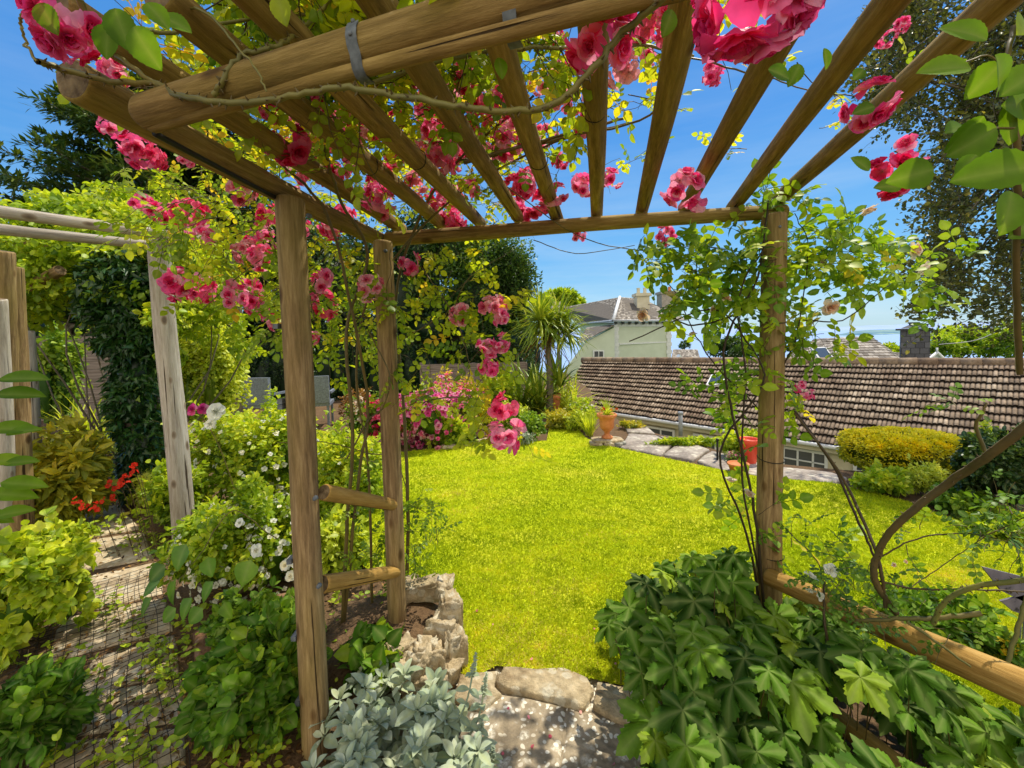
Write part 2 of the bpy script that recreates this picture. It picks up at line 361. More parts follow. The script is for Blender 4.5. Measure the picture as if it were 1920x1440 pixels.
def slater(nt):
    v = coords(nt); br = nd(nt, 'ShaderNodeTexBrick'); nt.links.new(coords(nt, 'UV' if False else 'Object', (1, 1, 1)), br.inputs['Vector'])
    at = nd(nt, 'ShaderNodeAttribute', attribute_name='v'); b = noise(nt, 5, 5, v, .7)
    c = ramp(nt, at.outputs['Fac'], [(0, (.14, .12, .10)), (.5, (.27, .24, .21)), (1, (.46, .42, .37))])
    return mixc(nt, .6, c, ramp(nt, b, [(.3, (.5, .48, .46)), (.7, (1.4, 1.35, 1.3))]), 'MULTIPLY'), b
M['slate'] = surf('roof_slate', slater, .85, bstr=.4)
M['render'] = surf('pale_green_render', lambda nt: (ramp(nt, noise(nt, 2, 5, coords(nt)), [(.3, (.56, .61, .49)), (.7, (.63, .68, .56))]), None), .9)
M['cream'] = surf('cream_render', lambda nt: (ramp(nt, noise(nt, 2, 5, coords(nt)), [(.3, (.56, .50, .36)), (.7, (.70, .64, .48))]), None), .9)
M['whitep'] = surf('white_paint', lambda nt: (ramp(nt, noise(nt, 6, 4, coords(nt)), [(.3, (.66, .67, .70)), (.7, (.82, .82, .82))]), None), .5)
M['lead'] = surf('grey_lead', lambda nt: (ramp(nt, noise(nt, 3, 4, coords(nt)), [(.3, (.30, .32, .36)), (.7, (.48, .5, .52))]), None), .5)
M['glass'] = surf('window_glass', lambda nt: ((.05, .065, .08), None), .08, spec=.8)
M['chim'] = surf('grey_block', lambda nt: (ramp(nt, nd(nt, 'ShaderNodeAttribute', attribute_name='v').outputs['Fac'], [(0, (.07, .075, .085)), (1, (.17, .18, .19))]), noise(nt, 25, 4, coords(nt))), .9)
M['mortar'] = surf('mortar', lambda nt: ((.08, .085, .09), None), .95)
M['terra'] = surf('terracotta', lambda nt: (ramp(nt, noise(nt, 9, 5, coords(nt)), [(.3, (.52, .16, .05)), (.7, (.75, .29, .12))]), None), .75)
M['redpot'] = surf('red_glaze', lambda nt: (ramp(nt, noise(nt, 9, 4, coords(nt)), [(.3, (.75, .08, .04)), (.7, (.8, .1, .06))]), None), .4)
M['fence'] = surf('fence_wood', lambda nt: (ramp(nt, noise(nt, 3, 6, coords(nt, 'Object', (.6, 1, 12))), [(.3, (.13, .10, .08)), (.7, (.34, .28, .24))]), noise(nt, 3, 6, coords(nt, 'Object', (.6, 1, 12)))), .9)
M['chair'] = surf('grey_weave', lambda nt: (ramp(nt, noise(nt, 40, 2, coords(nt)), [(.3, (.13, .15, .19)), (.7, (.24, .27, .32))]), None), .7)
M['slateplaque'] = surf('slate_plaque', lambda nt: (ramp(nt, noise(nt, 18, 4, coords(nt)), [(.36, (.03, .03, .035)), (.44, (.13, .12, .15)), (.8, (.22, .20, .24))]), None), .7)
M['terrain'] = surf('far_land', lambda nt: (ramp(nt, noise(nt, .02, 6, coords(nt), .7), [(.35, (.04, .09, .02)), (.6, (.12, .17, .04))]), None), .95)
M['sea'] = surf('sea', lambda nt: ((.30, .42, .66), noise(nt, .3, 3, coords(nt))), .4, bstr=.2)
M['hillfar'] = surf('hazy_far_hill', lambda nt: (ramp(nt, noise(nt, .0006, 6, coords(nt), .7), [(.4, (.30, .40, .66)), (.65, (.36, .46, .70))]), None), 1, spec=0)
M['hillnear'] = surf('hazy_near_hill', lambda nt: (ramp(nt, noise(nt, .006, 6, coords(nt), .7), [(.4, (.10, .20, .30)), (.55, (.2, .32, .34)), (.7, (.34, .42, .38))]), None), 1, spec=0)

# ------------------------------------------------------------------ sky and sun
SUN_AZ = math.radians(42); SUN_EL = math.radians(62)      # azimuth from +Y towards +X
w = bpy.data.worlds.new('World'); sc.world = w; w.use_nodes = True; nt = w.node_tree; nt.nodes.clear()
sky = nd(nt, 'ShaderNodeTexSky', sky_type='NISHITA'); sky.sun_disc = False; sky.sun_elevation = SUN_EL; sky.sun_rotation = SUN_AZ
sky.air_density = 1.0; sky.dust_density = .4; sky.ozone_density = 2.5
hs = nd(nt, 'ShaderNodeHueSaturation'); hs.inputs['Saturation'].default_value = 1.35; hs.inputs['Value'].default_value = 1.0
nt.links.new(sky.outputs[0], hs.inputs['Color'])
tc = nd(nt, 'ShaderNodeTexCoord'); mp = nd(nt, 'ShaderNodeMapping'); mp.inputs['Scale'].default_value = (1.2, 1.2, 9)
nt.links.new(tc.outputs['Generated'], mp.inputs[0]); cn = noise(nt, 1.6, 6, mp.outputs[0], .6)
sx = nd(nt, 'ShaderNodeSeparateXYZ'); nt.links.new(tc.outputs['Generated'], sx.inputs[0])
band = ramp(nt, sx.outputs[2], [(0, (.75,) * 3), (.05, (.55,) * 3), (.12, (.28,) * 3), (.35, (.12,) * 3), (.9, (.05,) * 3)])
cl = ramp(nt, cn, [(.42, (0, 0, 0)), (.72, (1, 1, 1))])
grad = ramp(nt, sx.outputs[2], [(0, (3.0, 4.9, 6.1)), (.06, (2.1, 4.3, 6.2)), (.16, (1.2, 3.4, 6.1)), (.4, (.62, 2.3, 5.6)), (1, (.35, 1.5, 4.3))])
base = mixc(nt, .8, hs.outputs[0], grad)
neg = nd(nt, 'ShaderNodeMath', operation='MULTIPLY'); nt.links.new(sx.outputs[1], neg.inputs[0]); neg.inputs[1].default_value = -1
rear_fill = ramp(nt, neg.outputs[0], [(.08, (0, 0, 0)), (.55, (1, 1, 1))])
base = mixc(nt, rear_fill, base, mixc(nt, cn, (7.6, 6.9, 5.5), (11.0, 10.2, 8.6)))     # unseen bright cloud added behind the viewer as fill light
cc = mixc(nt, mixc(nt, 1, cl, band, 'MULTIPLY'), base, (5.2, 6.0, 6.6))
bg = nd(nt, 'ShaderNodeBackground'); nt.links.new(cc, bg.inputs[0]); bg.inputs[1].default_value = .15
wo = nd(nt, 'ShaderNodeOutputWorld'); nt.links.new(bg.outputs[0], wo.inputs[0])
sd = bpy.data.lights.new('sun', 'SUN'); sd.energy = 5.0; sd.angle = math.radians(.5); sd.color = (1, .93, .76)
so = bpy.data.objects.new('sun', sd); COL.objects.link(so)
dv = Vector((math.sin(SUN_AZ) * math.cos(SUN_EL), math.cos(SUN_AZ) * math.cos(SUN_EL), math.sin(SUN_EL)))
so.rotation_euler = dv.to_track_quat('Z', 'Y').to_euler(); so.location = (5, 5, 12)
sc.view_settings.view_transform = 'Standard'; sc.view_settings.look = 'None'; sc.view_settings.exposure = 0
sc.render.engine = 'CYCLES'; sc.cycles.max_bounces = 6; sc.cycles.transparent_max_bounces = 4
sc.cycles.use_denoising = True

# ------------------------------------------------------------------ terrain, sea, hills
def sheet(name, poly, z, mat, kind='structure', res=None, noisez=0):
    """flat polygon sheet, triangulated by fan over its own ear clipping"""
    me = bpy.data.meshes.new(name); me.from_pydata([(p[0], p[1], z) for p in poly], [], [tuple(range(len(poly)))]); me.update()
    me.materials.append(mat); o = bpy.data.objects.new(name, me); COL.objects.link(o); return tag(o, kind=kind)
GARDEN = [(-16, -4), (9, -4), (9, 3.9), (5, 4.25), (3.65, 4.65), (2.95, 5.0), (2.0, 7.1), (1.75, 9.0), (2.2, 12), (2.2, 18), (-16, 18)]
def ccw(p):
    a = sum(p[i][0] * p[(i + 1) % len(p)][1] - p[(i + 1) % len(p)][0] * p[i][1] for i in range(len(p)))
    return p if a > 0 else p[::-1]
g = sheet('ground', ccw(GARDEN), 0, M['soil'])
a = Acc(); n = len(GARDEN); gp = ccw(GARDEN)
for i in range(n):
    p, q = gp[i], gp[(i + 1) % n]; a.raw([(p[0], p[1], 0), (q[0], q[1], 0), (q[0], q[1], -4.2), (p[0], p[1], -4.2)], [(0, 3, 2, 1)])
tag(a.build('retaining_bank', M['stone'], smooth=False), kind='structure')
rad = np.concatenate([[0.5, 8], np.geomspace(14, 3000, 26)]); m = 120; V = []
for r in rad:
    for k in range(m):
        t = 2 * math.pi * k / m; x, y = r * math.sin(t), r * math.cos(t)
        z = -3.7 - 16 * max(0, (r - 22)) / 120 if r < 142 else -19.7 - (r - 142) * .09
        if x < 0: z += min(9, max(0, -x - 10) * .12)
        z += .4 * math.sin(x * .11) * math.cos(y * .13) * min(1, r / 60)
        V.append((x, y, max(z, -75)))
a = Acc(); Q = [(i * m + k, i * m + (k + 1) % m, (i + 1) * m + (k + 1) % m, (i + 1) * m + k) for i in range(len(rad) - 1) for k in range(m)]
a.raw(V, Q); tag(a.build('terrain', M['terrain']), kind='structure')
me = bpy.data.meshes.new('sea'); me.from_pydata([(30000 * math.cos(t), 30000 * math.sin(t), -60) for t in np.linspace(0, 2 * math.pi, 64, endpoint=False)], [], [tuple(range(64))])
me.materials.append(M['sea']); o = bpy.data.objects.new('sea', me); COL.objects.link(o); tag(o, kind='structure')
def hills(name, d, px0, px1, ytop, amp, mat, seed):
    a = Acc(); n = 160; top = []; V = []
    for i in range(n):
        px = px0 + (px1 - px0) * i / (n - 1)
        yy = ytop(px) - amp * float(vnoise([[px * .02, seed, 0]], 1, seed)[0]) * .5
        p = W(px, yy, d); b = W(px, yy, d * .82)
        V += [tuple(b[:2]) + (-62,), tuple((p * .35 + b * .65)[:2]) + (p[2] * .55 - 28,), tuple(p), tuple(p[:2] * 1.1) + (-62,)]
    a.raw(V, [(4 * i + k, 4 * i + 4 + k, 4 * i + 5 + k, 4 * i + 1 + k) for i in range(n - 1) for k in range(3)])
    tag(a.build(name, mat), kind='structure')
hills('far_hills', 11000, -200, 2300, lambda x: 627 - (x - 960) * .026 , 5, M['hillfar'], 4)
hills('coast_hills', 3800, 1500, 2100, lambda x: 626 - 8 * math.exp(-((x - 1655) / 70) ** 2) + max(0, (1600 - x)) * .12, 4, M['hillnear'], 8)

# ------------------------------------------------------------------ lawn and grass
LAWN_PX = [(870, 1278), (930, 1248), (1050, 1258), (1200, 1292), (1262, 1240), (1330, 1195), (1440, 1185), (1600, 1225), (1760, 1300), (1930, 1400), (2050, 1200), (2000, 1070), (1830, 990), (1700, 940), (1560, 905), (1430, 895), (1340, 878), (1150, 838), (1100, 822), (1085, 806), (1030, 800), (1025, 826), (870, 834), (770, 846), (690, 850), (640, 815), (520, 790), (440, 800), (470, 880), (600, 1000), (700, 1075), (800, 1095), (850, 1130), (862, 1210)]
LAWN = [G(x, y, .03)[:2] for x, y in LAWN_PX]
sheet('lawn', ccw([tuple(p) for p in LAWN]), .03, M['lawn'])
def inpoly(P, poly):
    x, y = P[:, 0], P[:, 1]; r = np.zeros(len(P), bool); n = len(poly)
    for i in range(n):
        x1, y1 = poly[i]; x2, y2 = poly[(i + 1) % n]
        c = ((y1 > y) != (y2 > y)) & (x < (x2 - x1) * (y - y1) / (y2 - y1 + 1e-12) + x1); r ^= c
    return r
pts = []
want = 300000
while sum(len(p) for p in pts) < want:
    d = 1.3 * (9.5 / 1.3) ** R.uniform(0, 1, 200000) ** 1.05; x = (R.uniform(-.75, 1.25, 200000)) * d
    P = np.stack([x, d], 1); pts.append(P[inpoly(P, LAWN)])
P = np.concatenate(pts)[:want]; n = len(P)
P3 = np.c_[P, np.full(n, .028)]
tilt = rdir(n) * 1.15 + np.array([0, 0, 1.0]); h = R.uniform(.010, .024, n) * (1 + P[:, 1] * .05)
big = vnoise(P3, 1.6, 3) * .16 + vnoise(P3, 6, 5) * .16 + vnoise(P3, 17, 6) * .12
a = Acc(); BL = T_([(-.5, 0, 0), (.5, 0, 0), (.35, .55, .1), (0, 1, .35)], q=[], t=[(0, 1, 2), (0, 2, 3)])
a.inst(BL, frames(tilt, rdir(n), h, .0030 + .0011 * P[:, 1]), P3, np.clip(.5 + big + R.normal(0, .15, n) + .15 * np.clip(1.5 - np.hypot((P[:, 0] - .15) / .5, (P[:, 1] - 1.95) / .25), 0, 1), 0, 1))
tag(a.build('grass', M['grass'], smooth=False), 'short sunlit yellow green grass blades covering the lawn', 'grass', kind='stuff')

# ------------------------------------------------------------------ stone step, slabs and edging
def slab(name, px, z, thick, mat, label, cat, group=None, seed=0):
    """irregular flat stone from the photo outline of its top, with rounded broken edge"""
    c = [G(x, y, z) for x, y in px]; P = []
    for i in range(len(c)):
        for t in np.linspace(0, 1, 6, endpoint=False): P.append(c[i] * (1 - t) + c[(i + 1) % len(c)] * t)
    P = np.array(P); cen = P.mean(0); k = len(P)
    P[:, :2] += (unit(P - cen) * (vnoise(P, 9, seed)[:, None] * .012))[:, :2]
    a = Acc(); rings = []
    for f, dz in ((0, 0), (.5, .002), (.93, 0), (.985, -.006), (1.0, -.018), (1.01, -thick)):
        r = cen + (P - cen) * f; r[:, 2] = z + dz + (vnoise(r, 7, seed) * .004 if dz > -.01 else 0); rings.append(r)
    V = np.concatenate(rings[1:] ); V = np.vstack([V, rings[0][:1]]); Q = []; T = []
    for j in range(4):
        for i in range(k): Q.append((j * k + i, (j + 1) * k + i, (j + 1) * k + (i + 1) % k, j * k + (i + 1) % k))
    for i in range(k): T.append((5 * k, i, (i + 1) % k))
    a.raw(V, Q, T); o = a.build(name, mat, origin=(cen[0], cen[1], z - thick)); return tag(o, label, cat, group)
slab('kerb_stone', [(945, 1250), (1060, 1250), (1100, 1268), (1112, 1290), (1090, 1322), (950, 1290), (930, 1275)], .038, .12, M['stone'], 'long buff kerb stone at the front edge of the lawn', 'stone', 'edging stones of the step')
slab('kerb_stone', [(1118, 1276), (1200, 1292), (1238, 1318), (1245, 1365), (1150, 1345), (1108, 1318)], .038, .12, M['stone'], 'buff kerb stone beside the large dark leaved plant', 'stone', 'edging stones of the step', 2)
slab('kerb_stone', [(862, 1262), (935, 1255), (925, 1285), (945, 1300), (905, 1330), (850, 1310)], .036, .12, M['stone'], 'small broken kerb stone beside the rough stone wall', 'stone', 'edging stones of the step', 3)
slab('paving_slab', [(905, 1296), (1000, 1306), (1062, 1325), (1046, 1460), (1022, 1700), (680, 1700), (700, 1400), (790, 1310)], .016, .06, M['slab'], 'dark paving slab dappled with pale lichen beside the silver plant', 'slab', 'lichen spotted paving slabs', 4)
slab('paving_slab', [(1066, 1326), (1150, 1350), (1262, 1374), (1340, 1440), (1520, 1700), (1028, 1700), (1050, 1462)], .014, .06, M['slab'], 'lichen spotted paving slab running under the large palmate leaves', 'slab', 'lichen spotted paving slabs', 5)
a = Acc(); q_ = np.array([G(*c, .0) for c in [(780, 1262), (860, 1250), (950, 1243), (1060, 1243), (1130, 1262), (1215, 1285), (1262, 1320), (1420, 1440), (1560, 1720), (640, 1720), (640, 1420), (700, 1300)]]); cc0 = q_.mean(0); k = len(q_)
V = [cc0 + [0, 0, .009]] + [p + [0, 0, .006] for p in q_] + [p - [0, 0, .03] for p in q_]; a.raw(V, [(1 + i, 1 + k + i, 1 + k + (i + 1) % k, 1 + (i + 1) % k) for i in range(k)], [(0, 1 + i, 1 + (i + 1) % k) for i in range(k)]); tag(a.build('step_path', M['slab'], smooth=False), kind='structure')
# rough stones retaining the raised bed
rk = [((795, 1105), .16, (.20, .12, .10), .15, 'flat pale stone at the far corner of the raised bed'),
      ((765, 1100), .15, (.13, .11, .09), .9, 'rounded pale stone behind the middle pergola post'),
      ((836, 1118), .20, (.075, .12, .17), -.1, 'narrow upright pitted stone at the wall corner'),
      ((845, 1150), .17, (.10, .15, .20), .25, 'large pitted buff stone topping the wall beside the lawn'),
      ((832, 1190), .13, (.13, .13, .17), -.3, 'broad buff stone in the wall with a dark hollow beneath'),
      ((848, 1215), .09, (.10, .13, .18), .5, 'brown stained stone at the foot of the wall on the lawn side'),
      ((800, 1235), .10, (.15, .13, .18), .2, 'crumbling buff stone in the middle of the wall face'),
      ((838, 1262), .05, (.12, .11, .12), -.6, 'low stone at the wall foot beside the small kerb stone'),
      ((775, 1262), .08, (.16, .12, .16), .4, 'ochre stone behind the silver leaved plant'),
      ((810, 1290), .04, (.15, .10, .11), -.2, 'low ochre stone at the corner of the paving'),
      ((745, 1225), .12, (.14, .12, .1), .7, 'pale stone half buried in the raised bed soil')]
for i, ((x, y), z, s, r, lb) in enumerate(rk):
    a = Acc(); p = G(x, y, z); rock(a, p, np.array(s) * 1.12, i + 3, rot=r, n=26, rough=.3)
    o = a.build('wall_stone', M['stone'], origin=(p[0], p[1], p[2] - s[2] * .4)); tag(o, lb, 'stone', 'rough stones edging the raised bed')
# raised bed soil round the middle post
a = Acc(); bp = [G(x, y, .1) for x, y in [(560, 1160), (640, 1120), (740, 1100), (825, 1120), (832, 1180), (800, 1225), (740, 1262), (620, 1290), (560, 1230)]]
bp = np.array(bp); c = bp.mean(0); k = len(bp); V = []
for f, z in ((0.02, .13), (.5, .12), (.85, .10), (1.12, 0.0)):
    for p in bp: q = c + (p - c) * f; V.append((q[0], q[1], z))
a.raw(V, [(j * k + i, (j + 1) * k + i, (j + 1) * k + (i + 1) % k, j * k + (i + 1) % k) for j in range(3) for i in range(k)])
tag(a.build('raised_bed', M['soil']), kind='structure')
# soil mound left of the front post
slab('bed_edge_stone', [(360, 1185), (470, 1120), (560, 1105), (560, 1165), (430, 1215), (365, 1230)], .09, .12, surf('brown_stone', stonem((.24, .13, .07), (.36, .22, .13), (.12, .06, .03), .1, 20), .95, bstr=.8, bdist=.02), 'brown earthy stone showing between the plants left of the front post', 'stone')

# flagged path beside the lawn and behind the wall
fl = [[(1178, 812), (1230, 815), (1262, 832), (1240, 852), (1165, 838)], [(1232, 815), (1290, 828), (1330, 842), (1300, 862), (1244, 852), (1268, 832)],
      [(1334, 844), (1400, 860), (1440, 872), (1430, 892), (1345, 878), (1306, 863)], [(1444, 873), (1560, 884), (1590, 894), (1560, 904), (1434, 893)],
      [(1170, 796), (1215, 800), (1228, 812), (1176, 809)]]
for i, q in enumerate(fl):
    slab('flagstone', q, .035, .06, M['flag'], ['wide grey flagstone right of the stone plinth', 'grey flagstone below the vent pipe of the bungalow roof', 'flagstone beside the red pot at the lawn edge', 'long flagstone in front of the bungalow window', 'small flagstone behind the stone plinth'][i], 'flagstone', 'flagstones of the path beside the lawn', i + 11)
# left path slabs under the netting
lp = [[(130, 960), (225, 945), (262, 990), (150, 1010)], [(120, 1018), (268, 996), (290, 1045), (120, 1075)], [(150, 1082), (295, 1052), (305, 1110), (150, 1150)], [(110, 1158), (308, 1118), (325, 1180), (90, 1240)],
      [(170, 1232), (328, 1188), (338, 1262), (140, 1300)], [(90, 1310), (340, 1270), (345, 1350), (70, 1390)], [(60, 1400), (345, 1358), (350, 1460), (40, 1500)]]
ll = ['farthest slab of the side path beside the red flower spikes', 'worn slab of the side path beside the far pale post', 'shaded slab of the side path next to the large clematis leaves', 'slab of the side path with a sunlit corner below the bright round leaves', 'brightly sunlit slab in the middle of the netting', 'lower slab of the side path crossed by netting and stems', 'nearest slab of the side path under dry litter']
for i, q in enumerate(lp): slab('path_slab', q, .012, .05, surf('path_slab_%d' % i, stonem((.48, .38, .25), (.64, .53, .37), (.26, .19, .12), .4, 20), .95, bstr=.7, bdist=.01) if i == 0 else bpy.data.materials['path_slab_0'], ll[i], 'slab', 'slabs of the side path', i + 21)
# netting over the path
a = Acc(); c0, c1, c2, c3 = G(205, 1075, .03), G(338, 1150, .03), G(60, 1440, .03), G(360, 1440, .03)
c0 = G(150, 1090, .03); o_ = G(300, 1060, .03); ex = (G(345, 1400, .03) - o_); exu = ex / np.linalg.norm(ex); ey = np.array([-exu[1], exu[0], 0]);
if ey[0] > 0: ey = -ey
def mesh_z(p): return p[2] + .018 * float(vnoise([p], 4.5, 2)[0]) + .016
L1, L2 = 2.1, 1.05
for i in range(int(L1 / .052)):
    s = i * .052; P = []
    for t in np.linspace(0, L2, 16): p = o_ + exu * (s + .02 * math.sin(t * 5 + i * .2)) + ey * t; p = p.copy(); p[2] = mesh_z(p); P.append(p)
    tube(a, P, .0018, 3)
for i in range(int(L2 / .052)):
    t = i * .052; P = []
    for s in np.linspace(0, L1, 30): p = o_ + exu * (s + .02 * math.sin(t * 5 + s * 4)) + ey * (t + .012 * math.sin(s * 6)); p = p.copy(); p[2] = mesh_z(p); P.append(p)
    tube(a, P, .0018, 3)
tag(a.build('ground_netting', M['black']), 'black wire netting lying over the slabs of the side path', 'netting')

# ------------------------------------------------------------------ poles
def pole(name, p0, p1, r0, r1, mat, parent, seed=0, sides=22, endmat=True, bend=.006, val=.5):
    p0 = np.array(p0, float); p1 = np.array(p1, float); L = np.linalg.norm(p1 - p0); n = max(8, int(L / .045)); rs = np.random.RandomState(seed)
    a = Acc(); ang = np.arange(sides) * 2 * math.pi / sides; V = []; ph = rs.uniform(0, 6.28, 6)
    ts = [0, .004 / L] + list(np.linspace(.012 / L, 1 - .012 / L, n)) + [1 - .004 / L, 1]; vals = []
    for i, t in enumerate(ts):
        r = r0 * (1 - t) + r1 * t; edge = .86 if i in (0, len(ts) - 1) else (.96 if i in (1, len(ts) - 2) else 1)
        cx = bend * math.sin(t * L * 2.1 + ph[0]); cy = bend * math.sin(t * L * 1.7 + ph[1])
        for A in ang:
            k = 1 + .035 * math.sin(2 * A + ph[2] + t * L * 1.3) + .02 * math.sin(3 * A + ph[3] - t * L * 3) + .015 * math.sin(5 * A + t * L * 7 + ph[4])
            V.append((cx + r * edge * k * math.cos(A), cy + r * edge * k * math.sin(A), t * L)); vals.append(.5 + (val - .5) + .12 * math.sin(t * L * 3 + ph[5]))
    m = len(ts); Q = [(i * sides + k, i * sides + (k + 1) % sides, (i + 1) * sides + (k + 1) % sides, (i + 1) * sides + k) for i in range(m - 1) for k in range(sides)]
    V += [(0, 0, 0), (0, 0, L)]; vals += [.5, .5]; c = m * sides
    T = [(c, (k + 1) % sides, k) for k in range(sides)] + [(c + 1, c - sides + k, c - sides + (k + 1) % sides) for k in range(sides)]
    a.raw(V, Q, T, np.array(vals)); o = a.build(name, mat)
    me = o.data
    if endmat:
        me.materials.append(M['endgrain']); mi = np.zeros(len(me.polygons), np.int32); mi[len(Q):] = 1; me.polygons.foreach_set('material_index', mi)
        sm = np.ones(len(me.polygons), bool); sm[len(Q):] = False; me.polygons.foreach_set('use_smooth', sm)
    z = Vector(p1 - p0).to_track_quat('Z', 'Y'); mw = Matrix.Translation(Vector(p0)) @ z.to_matrix().to_4x4() @ Matrix.Rotation(rs.uniform(0, 6.28), 4, 'Z')
    if parent is not None: o.parent = parent; mw = Matrix.Translation(-parent.location) @ mw
    o.matrix_local = mw; return o
ZB = EYE + .573; ZR = EYE + .652
def Z_(px, py, z): return G(px, py, z)
A0 = G(597, 1400, 0); A1 = W(540, 372, A0[1] * 1.0 + .02)
B0 = G(746, 1172, .08); B1 = W(718, 452, B0[1])
C0 = W(1443, 1200, 2.09); C0[2] = 0; C1 = W(1449, 402, 2.09)
perg = thing('pergola', 'rustic round pole pergola with brown beams overhung by pink roses', 'pergola', (float(B0[0]), float(B0[1]), 0.0))
pole('post', A0 - [0, 0, .02], A1, .053, .049, M['post'], perg, 1, 28)
pole('post', B0 - [0, 0, .1], B1 + [0, 0, .0], .050, .046, M['post'], perg, 2, 24)
pole('post', C0, C1, .058, .056, M['post'], perg, 3, 24)
s0, s1 = G(133, 146, ZB), G(730, 458, ZB); pole('side_beam', s0, s1, .046, .040, M['pole'], perg, 4, 24, bend=.01)
fb0, fb1 = G(725, 446, ZB), G(1475, 398, ZB); pole('cross_beam', fb0, fb1, .038, .036, M['pole'], perg, 5, 20, bend=.008)
nb0, nb1 = G(266, 208, EYE + .515), G(1290, -74, EYE + .53); pole('cross_beam', nb0, nb1, .037, .038, M['pole'], perg, 6, 28, bend=.006)
raf = [((100, 2), (755, 432)), ((300, -12), (835, 428)), ((405, -90), (903, 424)), ((652, -100), (975, 418)), ((880, -100), (1046, 414)), ((1104, -140), (1120, 408)),
       ((1308, -120), (1203, 402)), ((1560, -117), (1284, 394)), ((1780, -130), (1370, 390)), ((2000, -125), (1452, 382))]
for i, (p, q) in enumerate(raf): pole('rafter', G(*p, ZR), G(*q, ZR), .034, .033, M['pole'], perg, 10 + i, 20, bend=.006)
# extra half-covered rafter at the far left, low over the side beam
pole('rung', W(604, 925, A0[1] + .03), W(738, 946, B0[1] - .02), .031, .028, M['rail'], perg, 30, 16)
pole('rung', W(606, 1093, A0[1] + .05), W(745, 1072, B0[1] - .02), .034, .030, M['rail'], perg, 31, 16)
rl0 = W(1440, 1080, 2.04); pole('rail', rl0, W(2010, 1330, 1.22), .042, .058, M['rail'], perg, 32, 24)
pole('rail', W(1535, 1322, 1.60), W(1730, 1480, 1.16), .036, .040, M['rail'], perg, 33, 20)
# batten under the near beam with galvanised straps
bt0, bt1 = G(284, 243, EYE + .475), G(1290, -22, EYE + .475); pole('batten', bt0, bt1, .014, .014, M['pole'], perg, 34, 10)
pole('batten', G(292, 246, EYE + .50), G(520, 372, EYE + .515), .008, .008, M['black'], perg, 35, 8, endmat=False)
ax = unit(nb1 - nb0)
def strapc(px, py):
    a = Acc(); p = G(px, py, EYE + .52); s = ((p - nb0) @ ax); c = nb0 + ax * s; N = unit(np.cross(ax, [0, 0, 1])); U = np.cross(N, ax)
    if N[1] > 0: N = -N
    if U[2] < 0: U = -U
    pr = [(a_, .047) for a_ in np.linspace(50, 200, 12)]; P = [c + (N * math.cos(math.radians(q)) - U * math.sin(math.radians(q)) * -1) * r for q, r in [(60, .042), (40, .042), (20, .042), (0, .042), (-20, .042), (-40, .042)]]
    P += [c + N * .028 - U * .048, c + N * .018 - U * .058, c + N * .004 - U * .060, c - N * .01 - U * .056]
    h = .011; V = []
    for q in P: V += [q - ax * h, q + ax * h]
    n = len(P); inner = [c + (v - c) * .965 for v in V]; a.raw(V + inner, [(2 * i, 2 * i + 1, 2 * i + 3, 2 * i + 2) for i in range(n - 1)] + [(2 * n + 2 * i, 2 * n + 2 * i + 2, 2 * n + 2 * i + 3, 2 * n + 2 * i + 1) for i in range(n - 1)])
    for j in (1, 3):
        q = P[j]; rock(a, q, (.008, .008, .008), 1, n=5, rough=0)
    a.build('strap', M['steel'], perg)
strapc(690, 100); strapc(965, 25)
for (px, py, dp, s_) in ((578, 404, A1[1] - .05, 1), (1462, 425, C1[1] - .055, 1), (722, 470, B1[1] - .05, 1), (590, 935, A0[1] - .05, 1), (597, 1100, A0[1] - .05, 1)):
    a = Acc(); c = W(px, py, dp); tube(a, [c + [0, .012, 0], c - [0, .004, 0]], [.009, .007], 10, cap=True); a.build('bolt', M['steel'], perg)
# cable clips down the front post
for py in (600, 735, 745, 1030, 1175, 1300):
    t = (py - 372) / (1400 - 372); c = A1 * (1 - t) + A0 * t; a = Acc(); box(a, (-.012, -.03, -.009), (.006, .012, .009), c=c + [-.052, -.005, 0]); a.build('cable_clip', M['steel'], perg, smooth=False)
# tie wires
for (px, py, i) in ((1150, 200, 5), (760, 300, 2), (1000, 300, 4), (690, 310, 1)):
    p = G(*raf[i][0], ZR); q = G(*raf[i][1], ZR); d = unit(q - p); c = p + d * ((G(px, py, ZR) - p) @ d); X = unit(np.cross(d, [0, 0, 1])); U = np.cross(X, d)
    a = Acc(); tube(a, [c + (X * math.cos(t) + U * math.sin(t)) * .036 + d * .006 * math.sin(t * 1.5) for t in np.linspace(0, 6.6, 26)], .0016, 5); a.build('tie_wire', M['black'], perg)
for py in (606, 875, 1068):
    c = C1 + (C0 - C1) * ((py - 402) / 735 * (C1[2] - (EYE - 1.3)) / C1[2]); a = Acc(); tube(a, [c + np.array([math.cos(t) * .060, math.sin(t) * .060, .01 * math.sin(t)]) for t in np.linspace(0, 6.6, 26)], .0022, 5); a.build('tie_wire', M['black'], perg)

# old weathered pergola on the left
D0 = G(342, 1022, 0); D1 = W(300, 446, D0[1])
wp = thing('weathered_pergola', 'older bleached grey pole pergola standing left over the side path', 'pergola', (float(D0[0]), float(D0[1]), 0.0))
pole('post', D0, D1 - [0, 0, .02], .075, .070, M['grey_pole'], wp, 41, 22, bend=.015)
pole('cross_beam', W(318, 438, D0[1] - .12), W(283, 492, D0[1] + 1.2), .062, .06, M['grey_pole'], wp, 42, 18)
zt = D1[2] + .08
pole('rafter', W(-60, 388, D0[1] * .78), W(395, 452, D0[1] * 1.02), .036, .036, M['grey_pole'], wp, 43, 16, bend=.01)
pole('rafter', W(-60, 420, D0[1] * .82), W(292, 460, D0[1] * 1.02), .036, .034, M['grey_pole'], wp, 44, 16, bend=.01)
pole('rafter', W(-60, 448, D0[1] * 1.3), W(120, 462, D0[1] * 1.3), .036, .034, M['post'], wp, 45, 16, bend=.01)
